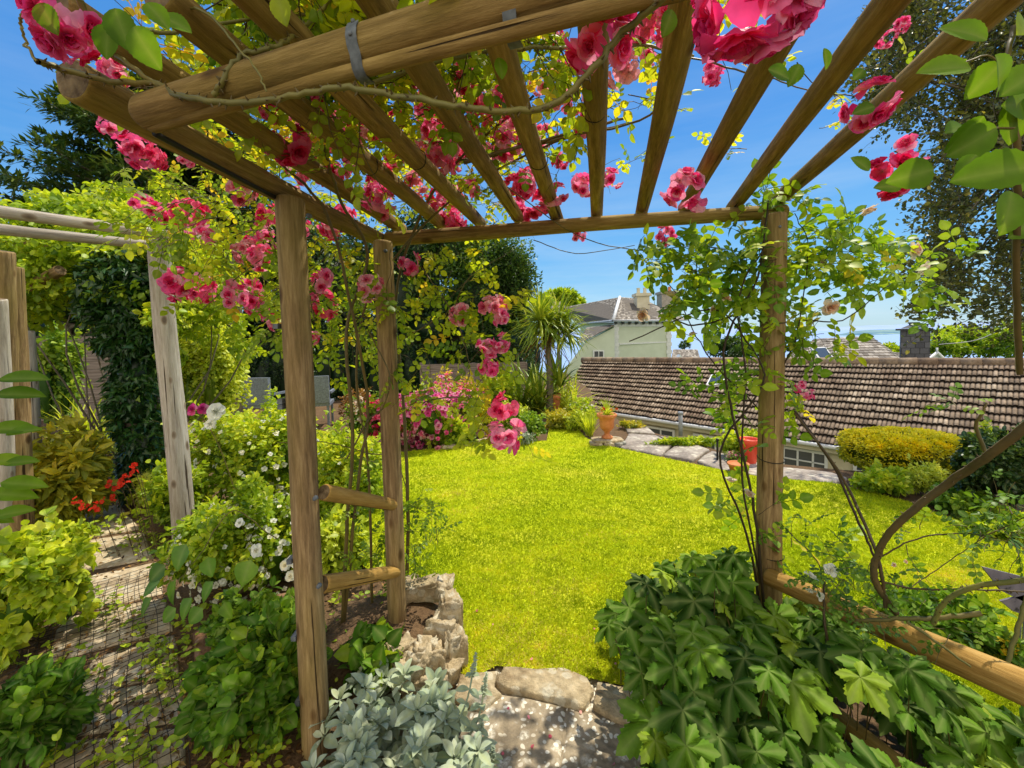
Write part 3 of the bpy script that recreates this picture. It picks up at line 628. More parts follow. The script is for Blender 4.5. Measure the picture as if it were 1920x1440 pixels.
pole('rafter', W(10, 560, D0[1] * 1.25), W(110, 505, D0[1] * 1.2), .05, .05, M['post'], wp, 45, 16, bend=.01)
pole('post', G(12, 1030, 0), W(2, 470, 3.1), .078, .074, M['post'], wp, 46, 20, val=.55)
pole('post', W(40, 1010, 3.25), W(22, 500, 3.25), .07, .066, M['post'], wp, 47, 20, val=.5)
pole('post', W(66, 990, 3.7), W(50, 620, 3.7), .06, .056, M['grey_pole'], wp, 48, 20, val=.45)
wpost = pole('post', G(16, 1035, 0), W(-8, 560, 3.0), .058, .055, M['grey_pole'], wp, 49, 20, val=.7)

# ------------------------------------------------------------------ bungalow
def bil(c, s, t): return (c[0] * (1 - s) + c[1] * s) * (1 - t) + (c[2] * (1 - s) + c[3] * s) * t
r1 = W(1095, 676, 16); r2 = W(1900, 681, 10.2); r2x = r2 + (r2 - r1) * .55
e1 = W(1155, 785, 12.5); e2 = W(1570, 844, 9.4); ed = (e2 - e1)
# extend the eaves left to the verge and right past the frame
e0 = e1 - ed * .42; e3 = e1 + ed * 2.6
e0 = W(1045, 756, 13.6); e3 = e2 + (e2 - e1) * 1.5
bung = thing('bungalow', 'low cream bungalow with a long weathered brown tiled roof beyond the path', 'house', (float(e1[0]), float(e1[1]), -3.7))
corn = [r1, r2x, e0, e3]
nrow = 13; a = Acc(); nt_ = 190; ppt = 4; cols = nt_ * ppt + 1
prof = np.array([-.6, .6, 1, .6]); PU = np.array([.75, 0, 0, 0, .75]); nrm = unit(np.cross(r2x - r1, e0 - r1)); nrm = nrm if nrm[2] > 0 else -nrm
rs = np.random.RandomState(5)
for r in range(nrow):
    t0, t1 = r / nrow, (r + 1) / nrow + .012
    tv = rs.uniform(0, 1, nt_ + 1); tw = rs.normal(0, .006, nt_ + 1); tl = rs.normal(0, .0035, nt_ + 1)
    for k in range(nt_):
        S = (k + np.arange(ppt + 1) / ppt) / nt_; h = np.append(prof, -.6) * .014; V = []; u = []; 
        for (t, lift, hh, uu) in ((t0, -.012, .8, .3), (t0 * .75 + t1 * .25, .0, 1, 0), (t1 + tl[k], .046 + tw[k] * .6, 1, 0), (t1 + tl[k] + .0008, .040 + tw[k] * .6, 1, 1), (t1 + tl[k] + .0015, -.012, 1, 1)):
            P = bil(corn, S[:, None], t) + nrm[None] * (lift + h * hh)[:, None] + nrm * .0005 * (k % 2); V.append(P); u += list(np.maximum(PU, uu))
        V = np.concatenate(V); m = ppt + 1
        Q = [(j * m + i, (j + 1) * m + i, (j + 1) * m + i + 1, j * m + i + 1) for j in range(4) for i in range(ppt)]
        a.raw(V, Q, None, np.clip(tv[k] + .12 * math.sin(k * .7), 0, 1), u)
roof = a.build('roof', M['tile'], bung)
a = Acc(); P = [r1 + (r2x - r1) * t + nrm * .02 for t in np.linspace(-.005, 1.0, 45)]
for i in range(44): tube(a, [P[i], P[i] + (P[i + 1] - P[i]) * 1.03], [.105, .115], 12, val=R.uniform(.2, .6), cap=True)
a.build('ridge_tiles', M['tile'], roof)
back = np.array([-(nrm[0]), -(nrm[1]), 0]) * 6.0
a = Acc(); V = [r1 - [0, 0, .06], r2x - [0, 0, .06], r2x - [nrm[0] * 7, nrm[1] * 7, 2.2], r1 - [nrm[0] * 7, nrm[1] * 7, 2.2]]; a.raw(V, [(0, 1, 2, 3)], None, .3); a.build('rear_roof', M['tile'], bung, smooth=False)
dn = unit((e0 - r1) - ((e0 - r1) @ unit(r2x - r1)) * unit(r2x - r1))
fw = np.array([nrm[0], nrm[1], 0]); fw = unit(fw)              # horizontal, towards the garden
def wl(t, off=.25, dz=0): p = e0 * (1 - t) + e3 * t - fw * off; return p + [0, 0, dz]
a = Acc(); 
for (t0, t1) in ((0, 1),): 
    p, q = wl(t0), wl(t1); prism(a, [p - [0, 0, .04], q - [0, 0, .04], [q[0], q[1], -4.2], [p[0], p[1], -4.2]], [x - fw * .25 for x in ([*(p - [0, 0, .04])], [*(q - [0, 0, .04])], [q[0], q[1], -4.2], [p[0], p[1], -4.2])])
    g0 = r1 - [0, 0, .1]; b0 = r1 - fw * 4.5; b0 = np.array([b0[0], b0[1], p[2]]); prism(a, [p - [0, 0, .05], g0, b0, [b0[0], b0[1], -4.2], [p[0], p[1], -4.2]], [x + unit(r2x - r1) * .25 for x in (p - [0, 0, .05], g0, b0, np.array([b0[0], b0[1], -4.2]), np.array([p[0], p[1], -4.2]))])
a.build('wall', M['cream'], bung, smooth=False)
a = Acc(); N = 30; gp = [wl(t, -.06, -.06) for t in np.linspace(0, 1, N)]; tube(a, gp, .05, 8); a.build('gutter', M['whitep'], bung)
a = Acc(); p, q = wl(0, .2, -.12), wl(1, .2, -.12); prism(a, [p + [0, 0, .02], q + [0, 0, .02], q - [0, 0, .1], p - [0, 0, .1]], [x + fw * .16 for x in (p + [0, 0, .02], q + [0, 0, .02], q - [0, 0, .1], p - [0, 0, .1])]); a.build('fascia', M['cream'], bung, smooth=False)
along = unit(e3 - e0)
def tpar(px):   # parameter along the eaves seen at photo column px
    best = min(np.linspace(0, 1, 2000), key=lambda t: abs(proj(wl(t))[0] - px)); return best
Ci = np.linalg.inv(C3)
def proj(p): v = Ci @ (np.array(p, float) - [0, 0, EYE]); return (PPX + FPX * v[0] / -v[2], PPY - FPX * v[1] / -v[2])
def window(x0, x1, dz0, dz1, parent, bars=1):
    t0, t1 = tpar(x0), tpar(x1); P = [wl(t0, .22, dz0), wl(t1, .22, dz0), wl(t1, .22, dz1), wl(t0, .22, dz1)]; P = [np.array(p) + fw * .01 for p in P]
    f = Acc(); wd = .06; al = unit(P[1] - P[0]); up = np.array([0, 0, 1.0])
    def bar(p, q, w_, dirn): prism(f, [p, q, q + dirn * w_, p + dirn * w_], [x - fw * .06 for x in (p, q, q + dirn * w_, p + dirn * w_)])
    o = [p + fw * .04 for p in P]
    bar(o[0], o[1], wd, -up); bar(o[3] + up * wd, o[2] + up * wd, wd, -up)
    bar(o[0] - up * wd, o[3] + up * wd, wd, al); bar(o[1] - up * wd, o[2] + up * wd, wd, -al)
    for b in range(1, bars + 1):
        s = b / (bars + 1); pp = o[0] * (1 - s) + o[1] * s - up * wd; qq = o[3] * (1 - s) + o[2] * s + up * wd; bar(pp, qq, .04, al)
    bar(o[0] * .7 + o[3] * .3 + al * wd, o[1] * .7 + o[2] * .3 - al * wd, .03, -up)
    wn = f.build('window', M['whitep'], parent, smooth=False); gl = Acc(); P2 = [p + fw * .012 for p in P]; prism(gl, P2, [p - fw * .005 for p in P2]); gl.build('pane', M['glass'], wn, smooth=False)
window(1212, 1266, -.30, -.95, bung, 1); window(1300, 1345, -.30, -.95, bung, 1); window(1466, 1552, -.26, -1.15, bung, 2); window(1600, 1660, -.3, -1.1, bung, 1)
# roof vent pipe and skylight
p = bil(corn, *(lambda: (0, 0))()) if False else None
def onroof(px, py):
    best = None
    o = r1; rr = ray(px, py); t = ((r1 - [0, 0, EYE]) @ nrm) / (rr @ nrm); return np.array([0, 0, EYE]) + rr * t
vp = onroof(1276, 806); a = Acc(); tube(a, [vp - [0, 0, .15], vp + [0, 0, .45]], .05, 14, cap=True); tube(a, [vp + [0, 0, .4], vp + [0, 0, .47]], .065, 14, cap=True); a.build('vent_pipe', M['lead'], bung)
sk = [onroof(1334, 706), onroof(1362, 706), onroof(1356, 725), onroof(1324, 725)]; a = Acc(); prism(a, [x + nrm * .07 for x in sk], [x - nrm * .05 for x in sk]); s_ = a.build('skylight', M['whitep'], bung, smooth=False)
a = Acc(); c = sum(sk) / 4; s2 = [c + (x - c) * .82 + nrm * .075 for x in sk]; prism(a, [x + nrm * .004 for x in s2], s2); a.build('pane', M['glass'], s_, smooth=False)
# block chimney
cd = 12.9; cb = W(1713, 700, cd); ct = W(1713, 619, cd); hw = .325
a = Acc(); rs = np.random.RandomState(2); nz = 11; hh = (ct[2] - cb[2] + .6) / nz; ca = math.radians(-40)
Mz = np.array([[math.cos(ca), -math.sin(ca), 0], [math.sin(ca), math.cos(ca), 0], [0, 0, 1]])
for k in range(nz):
    off = 0 if k % 2 else .10
    xs = sorted(set([-hw] + [x for x in (-.3 + off, -.1 + off, .1 + off, .3 + off) if -hw < x < hw] + [hw]))
    for x0, x1 in zip(xs[:-1], xs[1:]):
        box(a, (x0 + .008, -hw, 0), (x1 - .008, hw, hh - .016), rs.uniform(0, 1), c=cb - [0, 0, .6] + [0, 0, k * hh], M=Mz)
ch = a.build('chimney', M['chim'], bung, smooth=False)
a = Acc(); box(a, (-hw + .012, -hw + .012, 0), (hw - .012, hw - .012, nz * hh), c=cb - [0, 0, .6], M=Mz); a.build('mortar', M['mortar'], ch, smooth=False)
a = Acc(); box(a, (-hw - .07, -hw - .07, 0), (hw + .07, hw + .07, .05), c=[ct[0], ct[1], ct[2]], M=Mz); a.build('cap', M['mortar'], ch, smooth=False)
a = Acc(); prism(a, [np.array(ct) + Mz @ np.array(v) for v in ((-.28, -.28, .06), (.28, -.28, .06), (.28, .28, .06), (-.28, .28, .06))], [np.array(ct) + Mz @ np.array(v) for v in ((-.12, -.12, .15), (.12, -.12, .15), (.12, .12, .15), (-.12, .12, .15))]); tube(a, [ct + [0, 0, .13], ct + [0, 0, .23]], .11, 14, cap=True); tube(a, [ct + [0, 0, .20], ct + [0, 0, .24]], .135, 14, cap=True); a.build('chimney_pot', M['chim'], ch, smooth=False)
# iron standard on the edge of the path, wire across
a = Acc(); ip = G(1345, 868, 0); tube(a, [ip, ip + [0, 0, .27]], .012, 8, cap=True); rock(a, ip + [0, 0, .28], (.035, .035, .035), 2, n=6, rough=0)
tag(a.build('iron_post', M['black'], origin=ip), 'short black iron post at the outer edge of the flagged path', 'post')
wi = W(1760, 646, 13.2), W(1905, 606, 13)
a = Acc(); tube(a, smooth_path([wi[0], (wi[0] + wi[1]) / 2 - [0, 0, .18], wi[1], wi[1] + [4, 0, 1.5]], 8), .012, 5); tag(a.build('overhead_cable', M['lead']), 'thin pale cable sloping up from the chimney to the right', 'cable')

# ------------------------------------------------------------------ pale green house
gh = thing('green_house', 'two storey pale green rendered house with hipped slate roof behind the bungalow', 'house', tuple(W(1155, 700, 30)[:2]) + (-4.5,))
def flat(name, pts, mat, parent, th=(0, .25, 0), val=.5, smooth=False):
    a = Acc(); pts = [np.array(p, float) for p in pts]; prism(a, pts, [p + np.array(th, float) for p in pts], val); return a.build(name, mat, parent, smooth)
c_t = W(1155, 604, 30); r_t = W(1258, 604, 31); l_t = W(1088, 608, 38)
def dnz(p, z): return np.array([p[0], p[1], z])
flat('wall', [c_t, r_t, dnz(r_t, -4.5), dnz(c_t, -4.5)], M['render'], gh, (0, .3, 0))
flat('wall', [c_t + [-.02, .02, 0], l_t, dnz(l_t, -4.5), dnz(c_t + [-.02, .02, 0], -4.5)], M['render'], gh, (.3, .1, 0))
# quoins
for px, dep, w_ in ((1155, 29.9, .32), (1254, 30.9, .32)):
    a = Acc(); b = W(px, 604, dep); nq = 14
    for k in range(nq):
        ww = w_ * (1.2 if k % 2 else .85); box(a, (-ww / 2, -.06, -.27), (ww / 2, .05, 0), c=b - [0, 0, .28 * k + .05])
    a.build('quoins', M['whitep'], gh, smooth=False)
a = Acc(); b0, b1 = W(1162, 644, 29.93), W(1250, 640, 30.9); prism(a, [b0, b1, b1 - [0, 0, .09], b0 - [0, 0, .09]], [x + [0, .1, 0] for x in (b0, b1, b1 - [0, 0, .09], b0 - [0, 0, .09])]); a.build('string_course', M['whitep'], gh, smooth=False)
a = Acc(); b0, b1 = W(1150, 609, 29.92), W(1260, 609, 30.9); prism(a, [b0 + [0, 0, .1], b1 + [0, 0, .1], b1 - [0, 0, .12], b0 - [0, 0, .12]], [x + [0, .1, 0] for x in (b0 + [0, 0, .1], b1 + [0, 0, .1], b1 - [0, 0, .12], b0 - [0, 0, .12])]); a.build('cornice', M['whitep'], gh, smooth=False)
# hipped roof: slopes as rows of slates
def slates(name, c, rows, cols, parent, mat='slate', th=.03):
    a = Acc(); n_ = unit(np.cross(c[1] - c[0], c[2] - c[0])); n_ = n_ if n_[2] > 0 else -n_
    for r in range(rows):
        t0, t1 = r / rows, (r + 1) / rows; off = .5 * (r % 2)
        for k in range(-1, cols):
            s0, s1 = max(0, (k + off) / cols), min(1, (k + 1 + off) / cols)
            if s1 - s0 < 1e-4: continue
            A, B, Cc, Dd = bil(c, s0, t0), bil(c, s1, t0), bil(c, s1, t1 + .002), bil(c, s0, t1 + .002); g_ = (B - A) * .03
            a.raw([A + g_, B - g_, Cc - g_ + n_ * th, Dd + g_ + n_ * th, Cc - g_, Dd + g_], [(0, 1, 2, 3), (3, 2, 4, 5)], None, R.uniform(0, 1))
    A, B, Cc, Dd = c[0], c[1], c[3], c[2]; a.raw([A - n_ * .02, B - n_ * .02, Cc - n_ * .02, Dd - n_ * .02], [(0, 1, 2, 3)], None, 0)
    return a.build(name, M[mat], parent, smooth=False)
ap = W(1162, 557, 34.5); apr = W(1205, 560, 36); eL = W(1150, 600, 29.5); eR = W(1264, 600, 30.8); eF = W(1080, 607, 39); apL = W(1052, 577, 46)
rf = slates('roof', [ap, apr, eL, eR], 16, 26, gh); slates('roof', [apL, ap, eF, eL], 16, 60, gh)
flat('roof', [apr, W(1290, 600, 40), eR], M['slate'], gh, (0, .05, -.05))
a = Acc(); tube(a, [ap, eL], .12, 8, cap=True); a.build('hip_capping', M['whitep'], gh)
a = Acc(); tube(a, [eL + [-.0, -.1, -.06], eR + [0, -.1, -.06]], .08, 8, cap=True); tube(a, [eL + [-.05, -.05, -.06], eF + [-.1, -.1, -.06]], .08, 8); a.build('gutter', M['lead'], gh)
for t in np.linspace(.05, .95, 9): a = Acc(); p = eL * (1 - t) + eR * t; box(a, (-.06, -.02, -.3), (.06, .5, -.12), c=p); a.build('eaves_bracket', M['mortar'], gh, smooth=False)
for (px, py0, py1, dep, w_) in ((1203, 600, 556, 33, .95), (1046, 600, 578, 44, 1.1), (1250, 600, 552, 38, 1.3)):
    a = Acc(); b = W(px, py0, dep); t = W(px, py1, dep); box(a, (-w_ / 2, -w_ / 2, 0), (w_ / 2, w_ / 2, t[2] - b[2]), .8, c=b); box(a, (-w_ / 2 - .12, -w_ / 2 - .12, 0), (w_ / 2 + .12, w_ / 2 + .12, .22), .9, c=t)
    cc_ = a.build('chimney', M['cream'] if px != 1250 else M['slate'], gh, smooth=False)
    for dx in (-.25, .25):
        a = Acc(); lathe(a, [(.15, 0), (.13, .15), (.12, .4), (.16, .45), (.1, .46)], t + [dx, 0, .2], 12); a.build('chimney_pot', M['terra'] if px == 1250 else M['cream'], cc_)
# lean-to
l0, l1, l2, l3 = W(1152, 611, 29.3), W(1100, 640, 29.3), W(1062, 690, 29.3), W(1152, 690, 29.3)
flat('lean_to_wall', [l0 - [0, 0, .1], l1, l2, dnz(l2, -4.5), dnz(l3, -4.5)], M['render'], gh, (0, .3, 0))
slates('lean_to_roof', [W(1100, 614, 33), W(1152, 608, 31), W(1082, 646, 29.1), W(1150, 611, 29.1)], 8, 12, gh)
a = Acc(); x0, x1 = W(1112, 657, 29.2), W(1133, 657, 29.2); y0 = W(1112, 671, 29.2)[2]; prism(a, [x0, x1, dnz(x1, y0), dnz(x0, y0)], [p + [0, .1, 0] for p in (x0, x1, dnz(x1, y0), dnz(x0, y0))]); wn = a.build('window', M['whitep'], gh, smooth=False)
a = Acc()
for s0, s1 in ((.12, .46), (.54, .88)): p, q = x0 * (1 - s0) + x1 * s0 - [0, .02, .07], x0 * (1 - s1) + x1 * s1 - [0, .02, .07]; a.raw([p, q, dnz(q, y0 + .07), dnz(p, y0 + .07)], [(0, 1, 2, 3)])
a.build('pane', M['glass'], wn, smooth=False)

# neighbouring roofs beyond the bungalow
nh = thing('slate_roofed_house', 'neighbouring house with mottled slate roof and a skylight beyond the ridge', 'house', tuple(W(1580, 680, 19)[:2]) + (-4.5,))
slates('roof', [W(1528, 635, 21), W(1627, 630, 20), W(1452, 684, 17), W(1700, 684, 16)], 11, 20, nh)
slates('roof', [W(1627, 630, 20), W(1633, 630.5, 21), W(1700, 684, 16), W(1708, 684, 19)], 11, 3, nh)
fw_ = [W(1452, 690, 17.2), W(1700, 690, 16.2)]; flat('wall', [fw_[0], fw_[1], dnz(fw_[1], -4.5), dnz(fw_[0], -4.5)], M['cream'], nh)
sq = [W(1520, 651, 17.6), W(1548, 650, 17.5), W(1565, 673, 16.6), W(1536, 674, 16.7)]; o = flat('skylight', sq, M['lead'], nh, (0, .05, -.05)); c = sum(sq) / 4
flat('pane', [c + (p - c) * .75 + [0, -.02, .02] for p in sq], M['glass'], o, (0, .01, -.01))
sh = thing('distant_house', 'small grey roofed house with a white gable far beyond the ridge', 'house', tuple(W(1285, 680, 60)[:2]) + (-6.0,))
slates('roof', [W(1262, 655, 62), W(1308, 655, 62), W(1258, 676, 58), W(1314, 676, 58)], 8, 16, sh)
q = [W(1258, 676, 58.5), W(1314, 676, 58.5)]; flat('wall', [q[0], q[1], dnz(q[1], -8), dnz(q[0], -8)], M['cream'], sh)
q = [W(1270, 676, 57.5), W(1276, 665, 57.5), W(1282, 676, 57.5)]; flat('dormer', q, M['whitep'], sh, (0, 1, 0)); 
wg = thing('white_gabled_house', 'white gable peak with a finial just right of the grey chimney', 'house', tuple(W(1755, 690, 24)[:2]) + (-5.0,))
q = [W(1733, 682, 24), W(1757, 664, 24), W(1778, 682, 24)]; flat('wall', [q[0], q[1], q[2], dnz(q[2], -5), dnz(q[0], -5)], M['whitep'], wg)
a = Acc(); tube(a, [W(1728, 685, 23.9), W(1757, 661, 23.9), W(1783, 685, 23.9)], .09, 6); tube(a, [W(1757, 661, 23.9), W(1757, 652, 23.9)], .05, 6, cap=True); a.build('bargeboard', M['whitep'], wg)
slates('roof', [q[1], q[1] + [0, 6, 0], q[2], q[2] + [0, 6, 0]], 6, 12, wg)
slates('roof', [q[1], q[1] + [0, 6, 0], q[0], q[0] + [0, 6, 0]], 6, 12, wg)

# ------------------------------------------------------------------ fences, chairs
def fence(name, x0, x1, ytop, ybot, d, label, slats=8):
    p, q = G(x0, ybot, 0), G(x1, ybot, 0); p = W(x0, ytop, d); q = W(x1, ytop, d); f = thing(name, label, 'fence', (float(p[0]), float(p[1]), 0)); H = p[2]
    for t in (0, .5, 1): c = p * (1 - t) + q * t; a = Acc(); box(a, (-.05, .02, 0), (.05, .12, c[2] + .05), c=(c[0], c[1], 0)); a.build('fence_post', M['fence'], f, smooth=False)
    a = Acc(); ns = slats; h = H / ns
    for k in range(ns): z = k * h; box(a, (0, -.02, 0), (np.linalg.norm(q - p), .015, h * .965), R.uniform(), rot=math.atan2(q[1] - p[1], q[0] - p[0]), c=(p[0], p[1], z + .01))
    a.build('slat_panel', M['fence'], f, smooth=False)
fence('slat_fence', 60, 235, 634, 770, 9.2, 'weathered horizontal slat fence at the far left behind the ivy', 10)
fence('slat_fence', 790, 985, 684, 760, 11, 'shaded grey slat fence below the dark trees behind the flower border', 9)
def chair(px, py, d, rz, label):
    b = G(px, py, 0); b = W(px, py, d); b[2] = 0; f = thing('garden_chair', label, 'chair', b, 'grey garden chairs behind the plants'); c_, s_ = math.cos(rz), math.sin(rz)
    def bb(nm, lo, hi, mt='chair', c=(0, 0, 0)): a = Acc(); box(a, lo, hi, rot=rz, c=b + [c[0] * c_ - c[1] * s_, c[0] * s_ + c[1] * c_, 0]); a.build(nm, M[mt], f, smooth=False)
    bb('seat', (-.27, -.27, .40), (.27, .27, .46)); bb('backrest', (-.27, .22, .46), (.27, .29, .95)); bb('armrest', (-.30, -.25, .62), (-.25, .22, .66)); bb('armrest', (.25, -.25, .62), (.30, .22, .66))
    for x in (-.25, .21):
        for y in (-.25, .22): bb('leg', (x, y, 0), (x + .04, y + .04, .4))
chair(503, 800, 7.9, 3.0, 'grey woven garden chair left of the front post'); chair(596, 800, 7.9, 3.4, 'grey woven garden chair just right of the front post')

# slate plaques by the lower right rail
for i, (q, lb) in enumerate((([(1842, 1063), (1985, 1098), (1985, 1160), (1878, 1108)], 'upper grey slate plaque standing in the grass at the right edge'), ([(1876, 1127), (1935, 1112), (1985, 1150), (1940, 1160), (1900, 1146)], 'lower grey slate plaque standing in the grass at the right edge'))):
    b = G(1900, 1230, 0); P = [W(x, y, b[1]) for x, y in q]; a = Acc(); prism(a, P, [p + [0, .008, 0] for p in P]); o = thing('slate_plaque', lb, 'plaque', (float(P[2][0]), float(P[2][1]), 0))
    a.build('plaque', M['slateplaque'], o, smooth=False); a = Acc(); mp_ = sum(P) / len(P); tube(a, [mp_ + [0, .012, 0], [mp_[0], mp_[1] + .012, 0]], .004, 5); a.build('stake', M['steel'], o)

# ------------------------------------------------------------------ urn on plinth, pots
ub = G(1138, 836, 0); uz = .10
a = Acc(); s = .115; P = [G(x, y, .105) for x, y in ((1100, 820), (1140, 811), (1176, 815), (1174, 826), (1137, 829), (1102, 826))]
pl = thing('stone_plinth', 'low rough stone plinth carrying the terracotta urn at the lawn corner', 'plinth', (float(ub[0]), float(ub[1]), 0))
c_ = sum(P) / len(P)
a = Acc(); rock(a, c_ - [.0, 0, .025], (.50, .30, .05), 4, n=12, rough=.06); a.build('top_slab', M['stone'], pl)
for k, (x, w_, mt) in enumerate(((-.17, .2, 'stone'), (0, .17, 'stone'), (.15, .21, 'plinth_shaded'))):
    a = Acc(); rock(a, c_ + [x, -.05, -.075], (w_, .24, .10), 20 + k, n=12, rough=.12); a.build('side_stone', M[mt], pl)
un = thing('urn', 'terracotta pedestal urn on the stone plinth at the lawn corner', 'urn', (float(c_[0] + .0), float(c_[1]), .105))
sc_ = (W(1135, 775, c_[1])[2] - .105); U = sc_ / .43
prof = [(.0, 0), (.095, 0), (.098, .025), (.085, .035), (.06, .05), (.042, .08), (.045, .095), (.055, .1), (.05, .11), (.075, .135), (.115, .18), (.122, .22), (.125, .30), (.13, .34), (.155, .365), (.172, .385), (.175, .41), (.165, .425), (.15, .42), (.14, .38), (.0, .37)]
a = Acc(); lathe(a, [(r * U, z * U) for r, z in prof], (c_[0], c_[1], .105)); a.build('bowl', M['terra'], un)
a = Acc(); lathe(a, [(0, .39 * U), (.14 * U, .385 * U)], (c_[0], c_[1], .105)); a.build('compost', M['soil'], un)
URN = np.array([c_[0], c_[1], .105 + .39 * U])
def pot(px, ybase, ytop, wpx, label, mat='terra', d=None):
    b = G(px, ybase, 0) if d is None else W(px, ybase, d); h = W(px, ytop, b[1])[2] - b[2]; r = wpx / 2 / FPX * b[1]
    f = thing('plant_pot', label, 'pot', b); a = Acc(); lathe(a, [(0, 0), (r * .68, 0), (r * .72, .01), (r * .96, h * .82), (r * 1.06, h * .83), (r * 1.08, h * .98), (r * 1.0, h), (r * .92, h * .97), (r * .88, h * .9), (0, h * .88)], b); a.build('pot_body', M[mat], f); return b, h, r
POT1 = pot(1040, 786, 738, 24, 'tall terracotta pot behind the palm trunk', d=8.7)
POT2 = pot(1404, 872, 822, 34, 'bright red pot on the path behind the right post stems', 'redpot')
POT3 = pot(1384, 889, 868, 36, 'low terracotta pot with pale pink flowers by the path edge')

# ------------------------------------------------------------------ foliage generators
def merge(tpls):
    V = []; Q = []; T = []; U = []; n = 0
    for (v, q, t, u) in tpls:
        V.append(v); U.append(u)
        if len(q): Q.append(q + n)
        if len(t): T.append(t + n)
        n += len(v)
    return (np.concatenate(V), np.concatenate(Q) if Q else np.zeros((0, 4), np.int64), np.concatenate(T) if T else np.zeros((0, 3), np.int64), np.concatenate(U))
def xf(tpl, D, N, s, P, wd=None):
    Mx = frames(np.array([D], float), np.array([N], float), s, None if wd is None else wd)[0]
    return (tpl[0] @ Mx.T + np.array(P, float), tpl[1], tpl[2], tpl[3])
def compound(leaf, pairs, droop=.12, sz=.42, thick=True):
    L = []
    for i in range(pairs):
        y = .24 + .32 * i / max(1, pairs - 1) if pairs > 1 else .4
        for s in (-1, 1): L.append(xf(leaf, (s * .9, .45, -.15), (s * .2, .1, 1), sz * (.8 + .2 * i / pairs), (0, y, -droop * y * y)))
    L.append(xf(leaf, (0, 1, -.25), (0, .2, 1), sz * 1.12, (0, .74, -droop * .6)))
    st = Acc(); tube(st, [(0, 0, 0), (0, .4, -droop * .16), (0, .78, -droop * .6)], .012, 3)
    L.append((st.V[0], st.Q[0], np.zeros((0, 3), np.int64), np.zeros(st.n)))
    return merge(L)
ROSE5 = compound(oval(.38, .07, .12, 4, .85), 2, .15, .33); ROSE3 = compound(oval(.36, .07, .1, 3), 1, .12, .5)
ROSEN = compound(OVALN, 2, .2, .40)
def clumpcrown(acc, blobs, n, size, tpl, seed=0, clumps=40, cr=.28, up=.5, vb=.45, vs=.16, hang=0.0, shell=(.55, 1.0), sunlit=.22):
    """leaves gathered in clumps over the outside of blobs [(centre, radii)]"""
    rs = np.random.RandomState(seed); tot = sum(float(np.prod(b[1])) ** (2 / 3) for b in blobs)
    for c, rad in blobs:
        c = np.array(c, float); rad = np.array(rad, float); share = float(np.prod(rad)) ** (2 / 3) / tot
        nn = max(8, int(n * share)); k = max(3, int(clumps * share))
        D = unit(rs.normal(size=(k, 3))); D[:, 2] = np.where(D[:, 2] < -.45, -D[:, 2], D[:, 2])
        cc = D * rs.uniform(shell[0], shell[1], (k, 1)); cv = rs.normal(0, .11, k)
        idx = rs.randint(0, k, nn); off = unit(rs.normal(size=(nn, 3))) * rs.uniform(.1, 1, (nn, 1)) ** .5 * cr
        p = cc[idx] + off; P = c + p * rad; nrm_ = unit(p * .5 + off / cr * .6)
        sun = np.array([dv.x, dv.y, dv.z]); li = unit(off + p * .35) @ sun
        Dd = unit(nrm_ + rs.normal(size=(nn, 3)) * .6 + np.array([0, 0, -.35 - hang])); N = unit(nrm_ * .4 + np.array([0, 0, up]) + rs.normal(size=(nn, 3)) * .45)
        v = np.clip(vb + cv[idx] + sunlit * li + rs.normal(0, vs, nn), 0, 1)  # tint lighter towards the sun: sunlight painted into the leaves
        sz = size * rs.uniform(.6, 1.25, nn); acc.inst(tpl, frames(Dd, N, sz), P, v)
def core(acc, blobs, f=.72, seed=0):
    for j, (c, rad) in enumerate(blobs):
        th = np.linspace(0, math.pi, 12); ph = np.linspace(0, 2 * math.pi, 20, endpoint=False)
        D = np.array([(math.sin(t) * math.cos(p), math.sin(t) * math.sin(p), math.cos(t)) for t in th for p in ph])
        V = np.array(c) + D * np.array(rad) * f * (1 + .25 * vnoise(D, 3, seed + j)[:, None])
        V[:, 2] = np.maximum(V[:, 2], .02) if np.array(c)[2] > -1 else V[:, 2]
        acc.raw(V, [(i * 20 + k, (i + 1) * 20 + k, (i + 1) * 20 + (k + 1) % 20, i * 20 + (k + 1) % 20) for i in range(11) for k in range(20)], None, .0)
def stems_into(acc, base, blobs, n, r, seed=0, val=.4):
    rs = np.random.RandomState(seed)
    for i in range(n):
        c, rad = blobs[rs.randint(len(blobs))]; e = np.array(c) + unit(rs.normal(size=3)) * np.array(rad) * rs.uniform(.4, .85)
        m = (np.array(base) + e) / 2 + rs.normal(size=3) * .12 * np.linalg.norm(e - base); b = np.array(base) + rs.normal(size=3) * [.3, .3, 0] * np.array(rad)
        tube(acc, smooth_path([b, m, e], 4), np.linspace(r, r * .35, 9), 5, val=val)
# flowers
def petal_grid(w, L, cup, curl, n=4, ruff=.0, rs=None):
    V = []; U = []; ph = rs.uniform(0, 6.28) if rs is not None else 0
    for i in range(n + 1):
        t = i / n; ww = w * (.18 + .82 * math.sin(min(1, t * 1.15) * math.pi / 2) ** .8) * (1 if t < .95 else .72)
        for j in range(n + 1):
            s = (j / n) * 2 - 1; e = (1 - .16 * abs(s) ** 2.5 if t > .9 else 1)
            V.append((s * ww, t * L * e, cup * t * t + .35 * w * abs(s) ** 2 * (1 - t * .6) - curl * t ** 4 + ruff * t * t * (math.sin(s * 3.1 + ph) + .5 * math.sin(s * 7 + ph * 2)) * 1.3)); U.append(max(0, 1 - 1.6 * t))
    Q = [(i * (n + 1) + j, i * (n + 1) + j + 1, (i + 1) * (n + 1) + j + 1, (i + 1) * (n + 1) + j) for i in range(n) for j in range(n)]
    return T_(V, Q, (), U)
